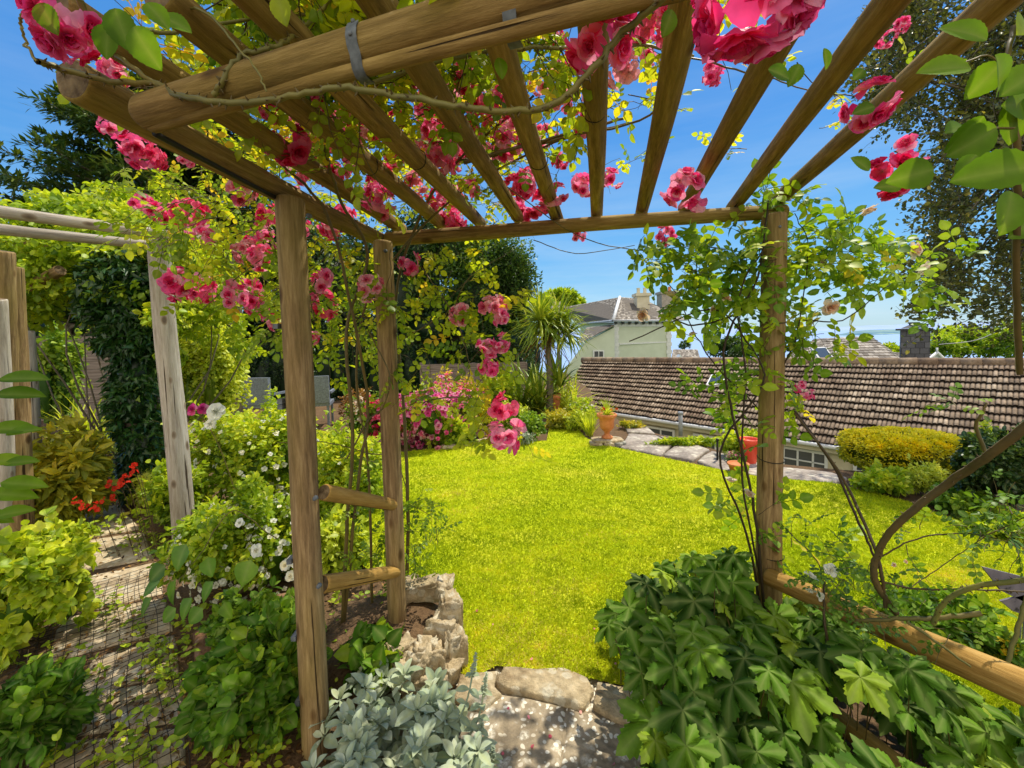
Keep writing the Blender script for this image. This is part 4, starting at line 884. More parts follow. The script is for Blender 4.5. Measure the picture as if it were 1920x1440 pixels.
def bloom(acc, c, axis, r, seed, n=(5, 6, 7, 5), res=3, vb=.5):
    """a full ruffled rose: whorls of cupped petals, outer ones open, inner ones upright"""
    rs = np.random.RandomState(seed); axis = unit(np.array(axis, float)); X = unit(np.cross(axis, [.3, .2, .9])); Y = np.cross(axis, X)
    for k, m in enumerate(n):
        f = k / max(1, len(n) - 1); opn = .12 + .95 * (1 - f) ; L = r * (1.0 - .5 * f); w_ = r * (.52 - .2 * f)
        for j in range(m):
            a = 2 * math.pi * (j + .5 * (k % 2)) / m + rs.uniform(-.25, .25); out_ = X * math.cos(a) + Y * math.sin(a)
            el = opn * rs.uniform(.75, 1.15); D = unit(out_ * math.sin(el * 1.35) + axis * math.cos(el * 1.35)); N = unit(axis * math.sin(el * 1.35) - out_ * math.cos(el * 1.35))
            g = petal_grid(1, 1, .0, 0, res); g = petal_grid(w_, L, .22 * r * (1 - f * .3), .25 * r * (1 - f) * rs.uniform(.4, 1.5), res, .05 * r, rs)
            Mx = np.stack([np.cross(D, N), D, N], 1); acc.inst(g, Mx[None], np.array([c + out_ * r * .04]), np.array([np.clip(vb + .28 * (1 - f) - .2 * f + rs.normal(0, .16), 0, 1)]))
def cluster_mesh(name, mat, seed, nb=8, res=3, vb=.5, whorls=(5, 6, 5)):
    rs = np.random.RandomState(seed); a = Acc(); pts = []
    for i in range(nb):
        for _ in range(30):
            d = unit(rs.normal(size=3) * [1, 1, .9] + [0, 0, .35]);
            if all(np.linalg.norm(d - q) > .68 for q in pts): break
        pts.append(d); bloom(a, d * .62 * rs.uniform(.75, 1.2) * [1.1, 1, .9], d + rs.normal(size=3) * .35, .54 * rs.uniform(.75, 1.2), seed * 50 + i, whorls, res, vb + .1 + rs.normal(0, .1))
    o = a.build(name, mat, origin=(0, 0, 0)); me = o.data; bpy.data.objects.remove(o); return me
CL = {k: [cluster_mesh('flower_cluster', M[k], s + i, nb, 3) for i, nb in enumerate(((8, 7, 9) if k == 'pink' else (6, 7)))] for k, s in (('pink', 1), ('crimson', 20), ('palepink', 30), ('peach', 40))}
SINGLE = {k: [cluster_mesh('flower', M[k], 60 + i, 1, 3, .5, (5, 7, 7, 5)) for i in range(2)] for k in ('pink', 'peach', 'crimson')}
def put(me, parent, name, p, r, up=None):
    o = bpy.data.objects.new(name, me); COL.objects.link(o); o.parent = parent; q = Vector(up if up is not None else rdir(1)[0]).to_track_quat('Z', 'Y').to_matrix().to_4x4()
    o.matrix_local = Matrix.Translation(Vector(p) - parent.location) @ q @ Matrix.Rotation(R.uniform(0, 6.28), 4, 'Z') @ Matrix.Diagonal((r, r, r * .92, 1)); return o

# vines -------------------------------------------------------------
class Vine:
    def __init__(s): s.st = Acc(); s.lf = Acc(); s.LD = []; s.LN = []; s.LS = []; s.LP = []; s.LV = []
    def cane(s, pts, r0, r1, k=6, thorns=False, val=.5, wob=.012):
        P = smooth_path(pts, k); P[1:-1] += R.normal(size=(len(P) - 2, 3)) * wob * .35
        tube(s.st, P, np.linspace(r0, r1, len(P)), 6 if r0 > .004 else 4, val=val)
        if thorns:
            for i in range(2, len(P) - 1, 1):
                for _ in range(2):
                    d = rdir(1)[0]; q = P[i] + (P[i - 1] - P[i]) * R.uniform(); rr = r0 * (1 - i / len(P)) + r1 * i / len(P); tube(s.st, [q + d * rr * .7, q + d * (rr + .008)], [.003, .0006], 4, val=.3)
        return P
    def leaves(s, P, n, size, spread=.8, val=.5, vs=.2, up=.7):
        P = np.asarray(P); 
        for i in range(n):
            t = R.uniform(.05, 1) * (len(P) - 1); j = min(int(t), len(P) - 2); p = P[j] + (P[j + 1] - P[j]) * (t - j); tg = unit(P[j + 1] - P[j])
            d = unit(rdir(1)[0] * spread + tg * .5 + np.array([0, 0, .05])); s.LP.append(p); s.LD.append(d); s.LN.append(unit(np.array([0, 0, up]) + rdir(1)[0] * .55)); s.LS.append(size * R.uniform(.65, 1.25)); s.LV.append(val + R.normal(0, vs))
    def twig(s, p, d, L, leaf=.07, nl=6, r=.0022, droop=.15, val=.5, sub=0, up=.7, cv=.45):
        n = 7; q = np.array(p, float); d = unit(np.array(d, float)); P = [q]; 
        for i in range(n): d = unit(d + R.normal(size=3) * .17 + np.array([0, 0, -droop * .35])); q = q + d * L / n; P.append(q)
        tube(s.st, P, np.linspace(r, r * .45, len(P)), 4, val=cv); s.leaves(P, nl, leaf, val=val, up=up)
        for i in range(sub): j = R.randint(2, n); s.twig(P[j], unit(d + rdir(1)[0] * 1.1), L * .55, leaf, max(2, nl // 2), r * .7, droop, val, 0, up, cv)
        return P
    def build(s, parent, lmat, smat, tpl=ROSE5, fname='foliage', sname='canes'):
        if s.LP: s.lf.inst(tpl, frames(np.array(s.LD), np.array(s.LN), np.array(s.LS)), np.array(s.LP), np.clip(np.array(s.LV), 0, 1))
        if s.lf.n: s.lf.build(fname, lmat, parent)
        if s.st.n: s.st.build(sname, smat, parent)

# ------------------------------------------------------------------ main climbing rose over the pergola
rose = thing('climbing_rose', 'large pink flowered rambling rose covering the roof and left side of the pergola', 'climbing rose', (float(B0[0]) - .12, float(B0[1]) - .25, 0))
vn = Vine(); vb = Vine()
# canes through photo waypoints (px, py, depth)
def cpath(*w): return [W(*q) for q in w]
CANES = [ # trunk canes rising inside the left side wall
    ([(640, 1215, 2.15), (650, 1000, 2.1), (662, 820, 2.05), (650, 620, 2.0), (690, 480, 2.0), (640, 380, 1.8), (600, 250, 1.5), (560, 120, 1.3)], .010, .005),
    ([(640, 1215, 2.15), (672, 900, 2.1), (690, 760, 2.1), (655, 560, 1.9), (612, 400, 1.75), (520, 300, 1.6), (420, 200, 1.3)], .009, .004),
    ([(760, 1190, 2.5), (765, 980, 2.45), (757, 760, 2.45), (742, 560, 2.4), (790, 400, 2.3), (860, 300, 2.0), (1000, 180, 1.6)], .012, .005),
    ([(700, 1200, 2.3), (690, 870, 2.3), (668, 700, 2.2), (700, 540, 2.2), (840, 380, 2.2), (1010, 280, 1.9), (1180, 230, 1.8)], .008, .004),
    # the thorny cane looping under the near beam
    ([(70, 115, .85), (110, 128, .9), (205, 150, .92), (300, 160, .93), (340, 180, .88), (450, 192, .84), (560, 178, .80), (640, 165, .78), (740, 178, .76), (850, 198, .74), (960, 208, .74), (1040, 195, .72), (1110, 130, .7), (1170, 60, .68), (1240, 0, .62), (1300, -60, .6)], .0060, .0052),
    ([(70, 115, .85), (50, 80, .85), (40, 45, .84), (42, 20, .83)], .003, .003),
    ([(190, 80, .95), (240, 120, .93), (300, 163, .93)], .005, .005),
    ([(400, 178, .86), (420, 150, .85), (450, 105, .86), (500, 92, .86), (545, 70, .9), (600, 20, 1.0), (640, -20, 1.0)], .0055, .004),
    ([(295, 10, .9), (380, 20, .85), (430, 70, .82), (480, 130, .8), (500, 172, .8)], .0028, .002),
    ([(700, 155, 1.1), (860, 105, 1.15), (980, 92, 1.15), (1080, 88, 1.2), (1200, 85, 1.3), (1300, 105, 1.4)], .006, .004),
    ([(1240, 95, 1.3), (1380, 130, 1.25), (1440, 145, 1.3), (1520, 170, 1.3), (1600, 180, 1.2)], .003, .002),
    ([(860, 300, 2.0), (960, 285, 1.9), (1070, 255, 1.8), (1220, 215, 1.7), (1290, 90, 1.5), (1360, 20, 1.4)], .006, .003),
    ([(870, 305, 1.7), (990, 270, 1.8), (1090, 245, 1.9), (1170, 222, 1.9)], .008, .006),
    ([(540, 385, 1.75), (590, 600, 1.9), (560, 520, 2.2), (490, 560, 2.3)], .003, .002),
    ([(930, 335, 1.9), (1080, 440, 2.3), (1200, 470, 2.3), (1300, 462, 2.2), (1440, 480, 2.15)], .0032, .0022),
    ([(1000, 450, 2.3), (1080, 475, 2.3), (1190, 460, 2.25)], .0025, .0018),
    ([(150, 0, .8), (205, 100, .86), (215, 40, .9), (300, 60, 1.0), (480, 35, 1.1), (700, 18, 1.1)], .006, .004),
    ([(380, 580, 2.4), (470, 500, 2.3), (560, 450, 2.1), (620, 385, 1.9)], .0035, .002),
    ([(745, 640, 2.3), (800, 610, 2.2), (850, 575, 2.1), (880, 520, 2.0), (960, 470, 2.2)], .004, .002),
    ([(790, 500, 2.2), (850, 590, 2.0), (880, 680, 1.9), (875, 720, 1.85)], .003, .0018),
    ([(760, 830, 2.35), (790, 760, 2.2), (850, 745, 2.0), (910, 755, 1.9), (945, 790, 1.8)], .0038, .0025),
    ([(650, 860, 2.1), (690, 790, 2.1), (720, 760, 2.05), (730, 700, 2.05), (690, 620, 2.1)], .004, .003),
    ([(765, 925, 2.4), (740, 860, 2.3), (690, 850, 2.1), (610, 830, 2.0), (520, 830, 1.9)], .003, .002),
]
paths = []
for i, (wp_, r0_, r1_) in enumerate(CANES): paths.append(vn.cane(cpath(*wp_), r0_, r1_, 6, thorns=i in (4, 7, 9), val=.35 + .3 * (i in (4, 5, 6, 7, 8, 9, 16)), wob=.004))
# twigs over the rafters: thicker to the left, thinning to the right
def dens(px, py):
    if px < 1000: return 1.0 if py < 400 else .85
    if px < 1180: return .30 if py < 200 or px < 1060 else .16
    if px < 1400: return .15 if py < 240 else .05
    return .10 if py < 260 else 0
cnt = 0
while cnt < 420:
    px, py = R.uniform(300, 1560), R.uniform(-160, 430)
    if R.uniform() > dens(px, py): continue
    z = ZR + R.uniform(.09, .5); p = G(px, py, z)
    if p[1] > 3.4: continue
    d = rdir(1)[0] * [1, 1, .35] + [0.1, .2, .15]
    vb.twig(p, d, R.uniform(.22, .5), .105, R.randint(3, 8), .0022, .03, val=.58 + .16 * R.normal(), sub=1, up=.8, cv=.35); cnt += 1
# left flank: hanging sprays outside the side beam and beyond
cnt = 0
LF = [(380, 330), (520, 400), (740, 450), (750, 600), (640, 610), (580, 600), (500, 540), (430, 500), (380, 450), (240, 330), (230, 280), (330, 290)]
while cnt < 95:
    P2 = np.array([[R.uniform(200, 760), R.uniform(260, 700)]])
    if not inpoly(P2, LF)[0]: continue
    px, py = P2[0]; dpt = R.uniform(1.9, 3.0)
    if px < 420: dpt = R.uniform(2.0, 3.2)
    vb.twig(W(px, py, dpt), rdir(1)[0] * [1, 1, .5] + [-.3, .2, -.35], R.uniform(.22, .5), .115, R.randint(4, 8), .002, .35, val=.5, sub=1, up=.6, cv=.5); cnt += 1
# sprays right of the middle post
for (px, py, dp) in [(800, 480, 2.3), (850, 500, 2.2), (900, 470, 2.3), (820, 560, 2.1), (870, 545, 2.1), (905, 580, 2.0), (850, 620, 2.0), (800, 640, 2.1), (880, 640, 1.95), (770, 600, 2.2), (905, 650, 1.85), (940, 640, 1.8), (905, 700, 1.8),
                     (880, 560, 2.0), (930, 740, 1.75), (910, 770, 1.75), (950, 800, 1.75), (860, 740, 1.95), (810, 750, 2.1), (780, 700, 2.15), (760, 670, 2.2), (930, 560, 1.95), (760, 520, 2.3), (840, 440, 2.4), (925, 600, 1.9), (875, 520, 2.1), (745, 590, 2.2), (720, 640, 2.15), (710, 560, 2.1), (735, 700, 2.15), (795, 560, 2.2), (640, 590, 2.1), (690, 740, 2.1)]:
    for _ in range(2 if px > 760 else 1): vb.twig(W(px + R.normal() * 8, py + R.normal() * 8, dp), rdir(1)[0] * [1, 1, .6] + [.1, 0, -.3], R.uniform(.12, .24), .105, R.randint(3, 6), .0016, .3, val=.62, sub=0, up=.5, cv=.5)
# low shoots round both posts at the bottom
for (px, py, dp, n_) in [(650, 950, 2.1, 5), (700, 1010, 2.3, 6), (760, 1000, 2.4, 8), (790, 960, 2.3, 8), (800, 1010, 2.3, 6), (735, 1050, 2.3, 6), (640, 1060, 2.1, 4), (770, 1060, 2.35, 5), (690, 880, 2.15, 4)]:
    for _ in range(n_): vb.twig(W(px + R.normal() * 14, py + R.normal() * 18, dp), rdir(1)[0] * [1, .8, .7] + [.2, 0, .1], R.uniform(.1, .24), .07, R.randint(3, 6), .0016, .2, val=.28, up=.4, cv=.2)
vb.lf = Acc(); vn.build(rose, M['rose_leaf'], M['stem'], sname='main_canes')
vb.build(rose, M['rose_leaf'], M['twig'], sname='twigs')
FL = [(215, 130, 50, 1.3), (213, 230, 45, 1.7), (262, 283, 55, 1.9), (290, 295, 34, 1.9), (350, 297, 28, 1.9), (455, 352, 50, 2.1), (515, 66, 50, 1.5), (270, 377, 34, 2.3), (293, 398, 34, 2.3), (352, 400, 52, 2.3), (380, 443, 42, 2.2),
      (332, 534, 54, 2.0), (485, 482, 42, 2.3), (490, 430, 40, 2.4), (697, 535, 50, 2.0), (610, 572, 46, 2.4), (510, 604, 32, 2.4), (625, 425, 44, 2.4), (583, 634, 24, 2.4), (768, 495, 42, 2.3), (656, 36, 55, 1.6), (715, 330, 46, 2.4), (640, 215, 44, 1.7), (780, 345, 44, 2.4),
      (828, 292, 52, 1.9), (822, 372, 36, 2.4), (850, 418, 44, 2.5), (905, 215, 56, 1.7), (955, 258, 60, 1.8), (870, 150, 42, 1.4), (1010, 155, 40, 1.8), (1040, 72, 40, 1.5), (1168, 130, 62, 1.4), (1242, 40, 60, 1.2), (1144, 335, 38, 2.0), (1052, 303, 26, 2.0),
      (1092, 347, 40, 2.3), (1284, 357, 72, 1.7), (1335, 142, 36, 1.7), (926, 572, 44, 1.9), (935, 592, 40, 1.85), (860, 592, 44, 2.0), (915, 650, 36, 1.8), (940, 645, 36, 1.8), (918, 690, 34, 1.8), (945, 762, 46, 1.75), (945, 812, 64, 1.7), (983, 402, 28, 2.4), (1250, 440, 36, 2.5),
      (1085, 440, 26, 2.5), (690, 260, 36, 1.9), (745, 225, 34, 1.7), (560, 330, 34, 1.8), (600, 190, 34, 1.5), (780, 140, 36, 1.5), (1665, 75, 30, 1.4), (1690, 48, 24, 1.4), (505, 210, 30, 1.4), (640, 420, 30, 2.2), (720, 400, 30, 2.3), (880, 350, 34, 2.2), (990, 330, 30, 2.1), (1185, 60, 50, 1.3), (1110, 200, 30, 1.8), (700, 60, 40, 1.6), (830, 50, 40, 1.5), (650, 330, 34, 2.0), (580, 560, 30, 2.3), (870, 120, 40, 1.7), (800, 380, 34, 2.4), (1220, 100, 40, 1.6), (1060, 130, 34, 1.7), (660, 290, 34, 1.8), (740, 300, 30, 2.1), (810, 240, 34, 1.8)]
rose2 = thing('climbing_rose', 'second pink rose spilling over the left outer side of the pergola towards the cedar', 'climbing rose', (float(A0[0]) - .9, float(A0[1]) + .9, 0))
for _ in range(52):
    px, py = R.uniform(230, 1180), R.uniform(60, 420)
    if py > 200 + (px - 230) * .35 or px < 330 and py > 330 or px < 420 and R.uniform() < .6 or R.uniform() < (px - 700) / 700: continue
    FL.append((px, py, R.uniform(34, 56), (ZR + .25 - EYE) * 800 / (640 - py) * R.uniform(1.0, 1.25)))
for _ in range(22): px = R.uniform(560, 1120); FL.append((px, R.uniform(150, 400), R.uniform(34, 54), R.uniform(1.9, 2.5)))
for _ in range(12): px = R.uniform(300, 740); FL.append((px, R.uniform(330, 560) + (px - 300) * .12, R.uniform(30, 48), R.uniform(2.2, 2.8)))
for i, (px, py, s, d) in enumerate(FL):
    r = s / 2 / FPX * d / .80; kind = 'palepink' if (px, py) in ((926, 572), (1010, 155)) or i % 9 == 5 else ('crimson' if i % 6 == 3 else 'pink'); put(CL[kind][i % len(CL[kind])], rose2 if px < 480 or d > 2.15 and px < 780 else rose, 'flower_cluster', W(px, py, d), r, up=unit(np.array([R.normal() * .5, -.5 + R.normal() * .4, .3])))
# large blooms close to the camera
def bigcluster(parent, px, py, wpx, d, nb, seed, mat='pink', res=6, squash=1.0, rb=.5, axis=(0, -.6, -.5)):
    rs = np.random.RandomState(seed); a = Acc(); c = W(px, py, d); Rr = wpx / 2 / FPX * d; pts = []
    for i in range(nb):
        for _ in range(40):
            q = unit(rs.normal(size=3) + np.array(axis) * .8)
            if all(np.linalg.norm(q - z) > .62 for z in pts): break
        pts.append(q); bloom(a, c + q * Rr * [.62, .5, .55 * squash], q + rs.normal(size=3) * .2, Rr * rb * rs.uniform(.85, 1.15), seed * 31 + i, (5, 6, 6, 5), res, .45 + rs.normal(0, .1))
    return a.build('flower_cluster', M[mat], parent)
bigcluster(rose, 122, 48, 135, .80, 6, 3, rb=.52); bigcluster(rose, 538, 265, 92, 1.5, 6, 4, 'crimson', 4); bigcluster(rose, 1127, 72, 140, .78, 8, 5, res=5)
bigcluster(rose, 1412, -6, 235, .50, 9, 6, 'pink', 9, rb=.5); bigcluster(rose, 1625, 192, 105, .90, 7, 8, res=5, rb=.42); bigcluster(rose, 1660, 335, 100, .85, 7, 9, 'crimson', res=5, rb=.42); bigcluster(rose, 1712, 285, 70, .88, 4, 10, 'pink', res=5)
# large near leaves
vl = Vine()
def nearleaf(px, py, d, sz, D, N, v): vl.LP.append(W(px, py, d)); vl.LD.append(unit(np.array(D, float))); vl.LN.append(unit(np.array(N, float))); vl.LS.append(sz); vl.LV.append(v)
for (px, py, d, s, D, N, v) in [(215, 15, .62, .055, (.25, 0, -1), (.2, -1, .1), .3), (250, 50, .62, .06, (.5, 0, -1), (-.1, -1, .2), .38), (205, 45, .62, .045, (-.3, 0, -1), (.3, -1, .1), .42), (300, 30, .66, .045, (1, 0, -.4), (0, -1, .6), .5), (275, 5, .62, .04, (.6, 0, -.7), (.4, -1, .3), .4),
                                (75, 5, .75, .05, (.4, 0, -1), (.2, -1, 0), .4), (80, 52, .8, .03, (-.4, 0, -.5), (0, -1, .4), .55), (520, -10, .8, .05, (.2, 0, -1), (0, -1, .2), .85), (935, 108, .75, .033, (.2, 0, -1), (.3, -1, .2), .5), (1260, 18, .7, .04, (-.3, 0, -1), (.4, -1, .2), .35), (780, 45, .76, .03, (1, 0, .05), (0, -.5, 1), 1.0), (785, 35, .76, .022, (-.8, 0, -.3), (0, -.6, 1), 1.0), (1640, 200, .86, .04, (-1, 0, -.2), (0, -1, .3), .2), (1600, 150, .86, .035, (.6, 0, .6), (0, -1, .3), .25), (1690, 350, .8, .045, (-1, 0, .1), (0, -1, .4), .3), (1630, 320, .8, .04, (-.6, 0, .6), (0, -1, .3), .35), (1740, 305, .8, .05, (-1, 0, -.2), (0, -.8, .6), .5), (1440, 130, .6, .035, (1, 0, -.3), (0, -1, .2), .2), (1500, 120, .9, .045, (-.5, 0, -1), (0, -1, .3), .4), (1545, 90, .9, .04, (.3, 0, -1), (.3, -1, .3), .45)]: nearleaf(px, py, d, s, D, N, v)
vl.build(rose, M['big_leaf'], M['stem'], tpl=OVALN, fname='near_leaves')
for a_, b_ in (((185, 0, .62), (245, 60, .62)), ((900, 60, .76), (935, 108, .75))): pass

# overhanging rose on the right edge, near
nr = thing('climbing_rose', 'leafy shoots of the near rose hanging down the right edge of the view', 'climbing rose', tuple(W(1895, 420, .75)))
v2 = Vine()
P = v2.cane(cpath((1900, 50, .62), (1888, 130, .6), (1900, 220, .6), (1908, 320, .62), (1905, 500, .7), (1912, 700, .8)), .004, .006, 8, val=.3, wob=.002)
P2 = v2.cane(cpath((1890, 130, .6), (1850, 105, .6), (1800, 120, .6)), .0016, .001, 5, wob=.001); P3_ = v2.cane(cpath((1905, 240, .6), (1850, 245, .6), (1760, 300, .62)), .0016, .001, 5, wob=.001)
for (px, py, s, D, N, v) in [(1915, 45, .062, (-1, 0, -.45), (.2, -.6, 1), .75), (1800, 95, .05, (-1, 0, -.15), (0, -.5, 1), .35), (1840, 120, .06, (-.9, 0, -.55), (.1, -1, .3), .62), (1880, 95, .055, (-.8, .2, -.3), (0, -.8, .7), .5),
                             (1830, 205, .05, (-.7, 0, -1), (.3, -1, .2), .3), (1860, 180, .06, (-.8, 0, .1), (0, -1, .5), .35), (1900, 180, .06, (.1, 0, -1), (0, -1, .2), .3), (1880, 250, .06, (-.9, 0, -.4), (0, -1, .4), .33), (1800, 240, .055, (-.9, 0, -.5), (.2, -1, .3), .4),
                             (1770, 295, .06, (-1, 0, -.2), (0, -.6, .8), .45), (1865, 300, .055, (-.6, 0, -1), (.2, -1, .2), .28), (1820, 290, .04, (-.5, 0, -.9), (0, -1, .2), .3), (1900, 350, .06, (-.4, 0, -1), (.2, -1, .2), .4), (1885, 395, .045, (.2, 0, .5), (0, -1, .2), .5), (1925, 300, .07, (-.9, 0, -.3), (0, -1, .3), .25), (1925, 140, .06, (-.7, 0, -.8), (0, -1, .3), .3), (1860, 60, .05, (-.9, 0, .3), (0, -.8, .5), .4), (1930, 220, .06, (-.8, 0, -.5), (0, -1, .4), .33), (1925, 420, .05, (-.7, 0, -.7), (.2, -1, .2), .4)]:
    v2.LP.append(W(px + R.normal() * 14, py + R.normal() * 12, .6 + R.normal() * .04)); v2.LD.append(unit(np.array(D) + R.normal(size=3) * .35)); v2.LN.append(unit(np.array(N) + R.normal(size=3) * .3)); v2.LS.append(s); v2.LV.append(v)
v2.build(nr, M['big_leaf'], M['stem'], tpl=OVALN)

# ------------------------------------------------------------------ peach rose on the right post
pr = thing('climbing_rose', 'pale peach climbing rose with dark leaves trained up the right post', 'climbing rose', (float(C0[0]) - .1, float(C0[1]), 0))
v3 = Vine()
PC = [([(1435, 1190, 2.0), (1420, 1000, 2.0), (1400, 880, 1.98), (1370, 760, 1.98), (1360, 640, 2.0), (1420, 520, 2.0), (1440, 380, 2.02)], .007, .004),
      ([(1435, 1190, 2.0), (1400, 1000, 2.05), (1350, 850, 2.05), (1430, 720, 2.0), (1400, 640, 2.05), (1330, 580, 2.1), (1180, 640, 2.2)], .006, .003),
      ([(1430, 1100, 2.02), (1392, 900, 2.0), (1398, 700, 2.0), (1385, 560, 2.0), (1440, 450, 2.0)], .005, .003),
      ([(1445, 1000, 2.05), (1440, 800, 2.2), (1345, 690, 2.1), (1300, 620, 2.1), (1260, 540, 2.15), (1190, 470, 2.2)], .004, .002),
      ([(1460, 700, 2.05), (1490, 640, 2.05), (1505, 560, 2.1), (1515, 460, 2.1), (1490, 400, 2.05)], .004, .002), ([(1505, 600, 2.1), (1580, 600, 2.1), (1660, 540, 2.1), (1740, 500, 2.1)], .0035, .002),
      ([(1510, 540, 2.1), (1550, 490, 2.1), (1600, 440, 2.15), (1625, 385, 2.15)], .0025, .0018), ([(1448, 560, 2.0), (1380, 590, 2.1), (1300, 610, 2.1), (1250, 590, 2.1)], .006, .003),
      ([(1490, 770, 2.0), (1560, 870, 1.9), (1610, 980, 1.8), (1640, 1045, 1.75)], .006, .005), ([(1472, 990, 2.05), (1530, 1050, 1.95), (1545, 1100, 1.9)], .003, .003), ([(1540, 470, 2.1), (1720, 480, 2.15), (1760, 500, 2.2)], .002, .0014)]
for wp_, r0_, r1_ in PC: v3.cane(cpath(*wp_), r0_, r1_, 6, val=.25, wob=.005)
spots = [(1440, 390, 26, 8), (1440, 450, 24, 12), (1425, 520, 34, 14), (1380, 520, 30, 12), (1330, 490, 32, 12), (1270, 480, 34, 12), (1215, 470, 22, 6), (1210, 500, 24, 4), (1300, 540, 34, 12), (1360, 580, 30, 10), (1390, 620, 30, 8), (1250, 580, 24, 6), (1420, 600, 30, 8), (1340, 640, 24, 5), (1360, 700, 24, 6), (1340, 760, 22, 4),
         (1390, 760, 26, 6), (1490, 420, 24, 6), (1520, 450, 28, 8), (1560, 480, 30, 10), (1600, 470, 30, 9), (1540, 430, 20, 5), (1640, 510, 34, 11), (1690, 500, 34, 10), (1720, 530, 26, 7), (1600, 520, 24, 6), (1540, 600, 24, 6), (1530, 620, 20, 5), (1500, 650, 26, 6), (1500, 700, 24, 5), (1410, 720, 24, 6), (1460, 680, 18, 4), (1400, 810, 24, 5), (1500, 740, 24, 5), (1650, 470, 26, 7), (1570, 400, 26, 4), (1410, 940, 20, 4), (1430, 1000, 18, 5), (1390, 960, 18, 3), (1500, 1000, 20, 4), (1520, 1040, 20, 4), (1460, 400, 24, 6), (1350, 450, 26, 7)]
for (px, py, s, n_) in spots:
    for _ in range(max(2, int(n_ * (.6 if px > 1300 else .35)))): v3.twig(W(px + R.normal() * s * 1.1, py + R.normal() * s * .8, R.uniform(1.95, 2.25)), rdir(1)[0] * [1, 1, .7], R.uniform(.07, .2), .145, R.randint(3, 6), .0014, .15, val=.55 if px < 1470 else .62, up=.5, cv=.2)
v3.build(pr, M['rose_dark'], M['twigdark'])
for (px, py, s, d) in [(1505, 367, 32, 2.1), (1610, 376, 44, 2.1), (1692, 470, 44, 2.1), (1700, 496, 40, 2.1), (1558, 470, 28, 2.1), (1560, 495, 26, 2.1), (1527, 576, 34, 2.1), (1240, 572, 40, 2.15), (1225, 578, 30, 2.15), (1418, 918, 30, 1.95), (1345, 560, 26, 2.1), (1330, 575, 22, 2.1), (1370, 880, 28, 2.05), (1300, 640, 22, 2.1)]:
    put(SINGLE['peach'][int(px) % 2], pr, 'flower', W(px, py, d), s / 2 / FPX * d * 1.9, up=unit(np.array([R.normal() * .5, -.6, .2 + R.normal() * .4])))
for (px, py, s, d) in [(1503, 727, 30, 2.0), (1515, 740, 24, 2.0)]: put(CL['pink'][1], pr, 'flower_cluster', W(px, py, d), s / 2 / FPX * d, up=(0, -1, .2))

# ------------------------------------------------------------------ thorny arching rose at the lower right
tr = thing('rose_bush', 'old thorny rose with thick arching brown stems leaning over the lower right rail', 'rose bush', tuple(W(1680, 1300, 1.45)[:2]) + (0,))
v4 = Vine()
for wp_, r0_, r1_, vv, th in [([(1680, 1150, 1.5), (1640, 1085, 1.5), (1650, 1030, 1.48), (1690, 975, 1.42), (1780, 905, 1.32), (1860, 850, 1.2), (1960, 770, 1.1)], .0115, .013, .45, True), ([(1840, 1150, 1.35), (1750, 1160, 1.4), (1690, 1160, 1.45), (1600, 1165, 1.55), (1590, 1165, 1.6)], .008, .006, .7, False),
                              ([(1750, 1170, 1.4), (1770, 1130, 1.36), (1830, 1100, 1.3), (1940, 1085, 1.2)], .008, .008, .95, True), ([(1640, 1050, 1.5), (1720, 1010, 1.45), (1800, 1000, 1.4), (1870, 1010, 1.3)], .003, .002, .3, False), ([(1650, 1090, 1.5), (1720, 1105, 1.5), (1820, 1105, 1.45), (1930, 1110, 1.4)], .0035, .003, .2, True),
                              ([(1660, 1140, 1.5), (1650, 1060, 1.5), (1620, 980, 1.6), (1570, 880, 1.8), (1490, 775, 2.0)], .006, .005, .25, True), ([(1890, 1240, 1.2), (1910, 1170, 1.2), (1925, 1120, 1.2)], .006, .006, .8, False), ([(1545, 1090, 1.7), (1545, 1150, 1.6), (1555, 1240, 1.55), (1560, 1330, 1.5)], .004, .006, .2, False),
                              ([(1710, 1100, 1.4), (1760, 1065, 1.4), (1840, 1010, 1.35), (1920, 970, 1.25)], .002, .0015, .5, False), ([(1850, 850, 1.3), (1830, 800, 1.3), (1845, 770, 1.28), (1850, 755, 1.28)], .006, .0025, .6, False), ([(1700, 1165, 1.45), (1750, 1200, 1.4), (1820, 1250, 1.35)], .005, .003, .8, False)]:
    Pp = v4.cane(cpath(*wp_), r0_, r1_, 7, th, vv, .003)
for (px, py, d, n_) in [(1560, 1060, 1.7, 5), (1540, 1100, 1.7, 5), (1590, 1100, 1.6, 6), (1620, 1060, 1.6, 5), (1500, 1010, 1.8, 4), (1900, 1000, 1.3, 6), (1870, 1020, 1.3, 5), (1840, 990, 1.35, 4), (1570, 1130, 1.6, 6), (1620, 1120, 1.6, 5), (1700, 1010, 1.5, 3), (1790, 760, 1.35, 2), (1740, 1120, 1.5, 2), (1780, 1180, 1.45, 3), (1900, 960, 1.2, 3), (1640, 1180, 1.5, 4)]:
    for _ in range(n_): v4.twig(W(px + R.normal() * 15, py + R.normal() * 12, d), rdir(1)[0] * [1, .8, .6] + [0, 0, .1], R.uniform(.06, .16), .066, R.randint(2, 5), .0015, .15, val=.38, up=.6, cv=.6)
for (px, py, d) in [(1790, 755, 1.3), (1820, 745, 1.3), (1640, 1190, 1.5)]: v4.leaves([W(px, py, d), W(px + 15, py + 10, d)], 1, .06, val=.6)
v4.build(tr, M['mid'], M['twig'])
for (px, py, s) in [(1508, 1090, 34), (1560, 1078, 36), (1532, 1124, 26), (1520, 1095, 26)]: put(SINGLE['peach'][0] if False else cluster_mesh('flower', M['white'], 80 + px % 7, 1, 3, .8, (5, 6, 4)), tr, 'flower', W(px, py, 1.65), s / 2 / FPX * 1.65 * 1.4, up=(R.normal() * .5, -1, .3))
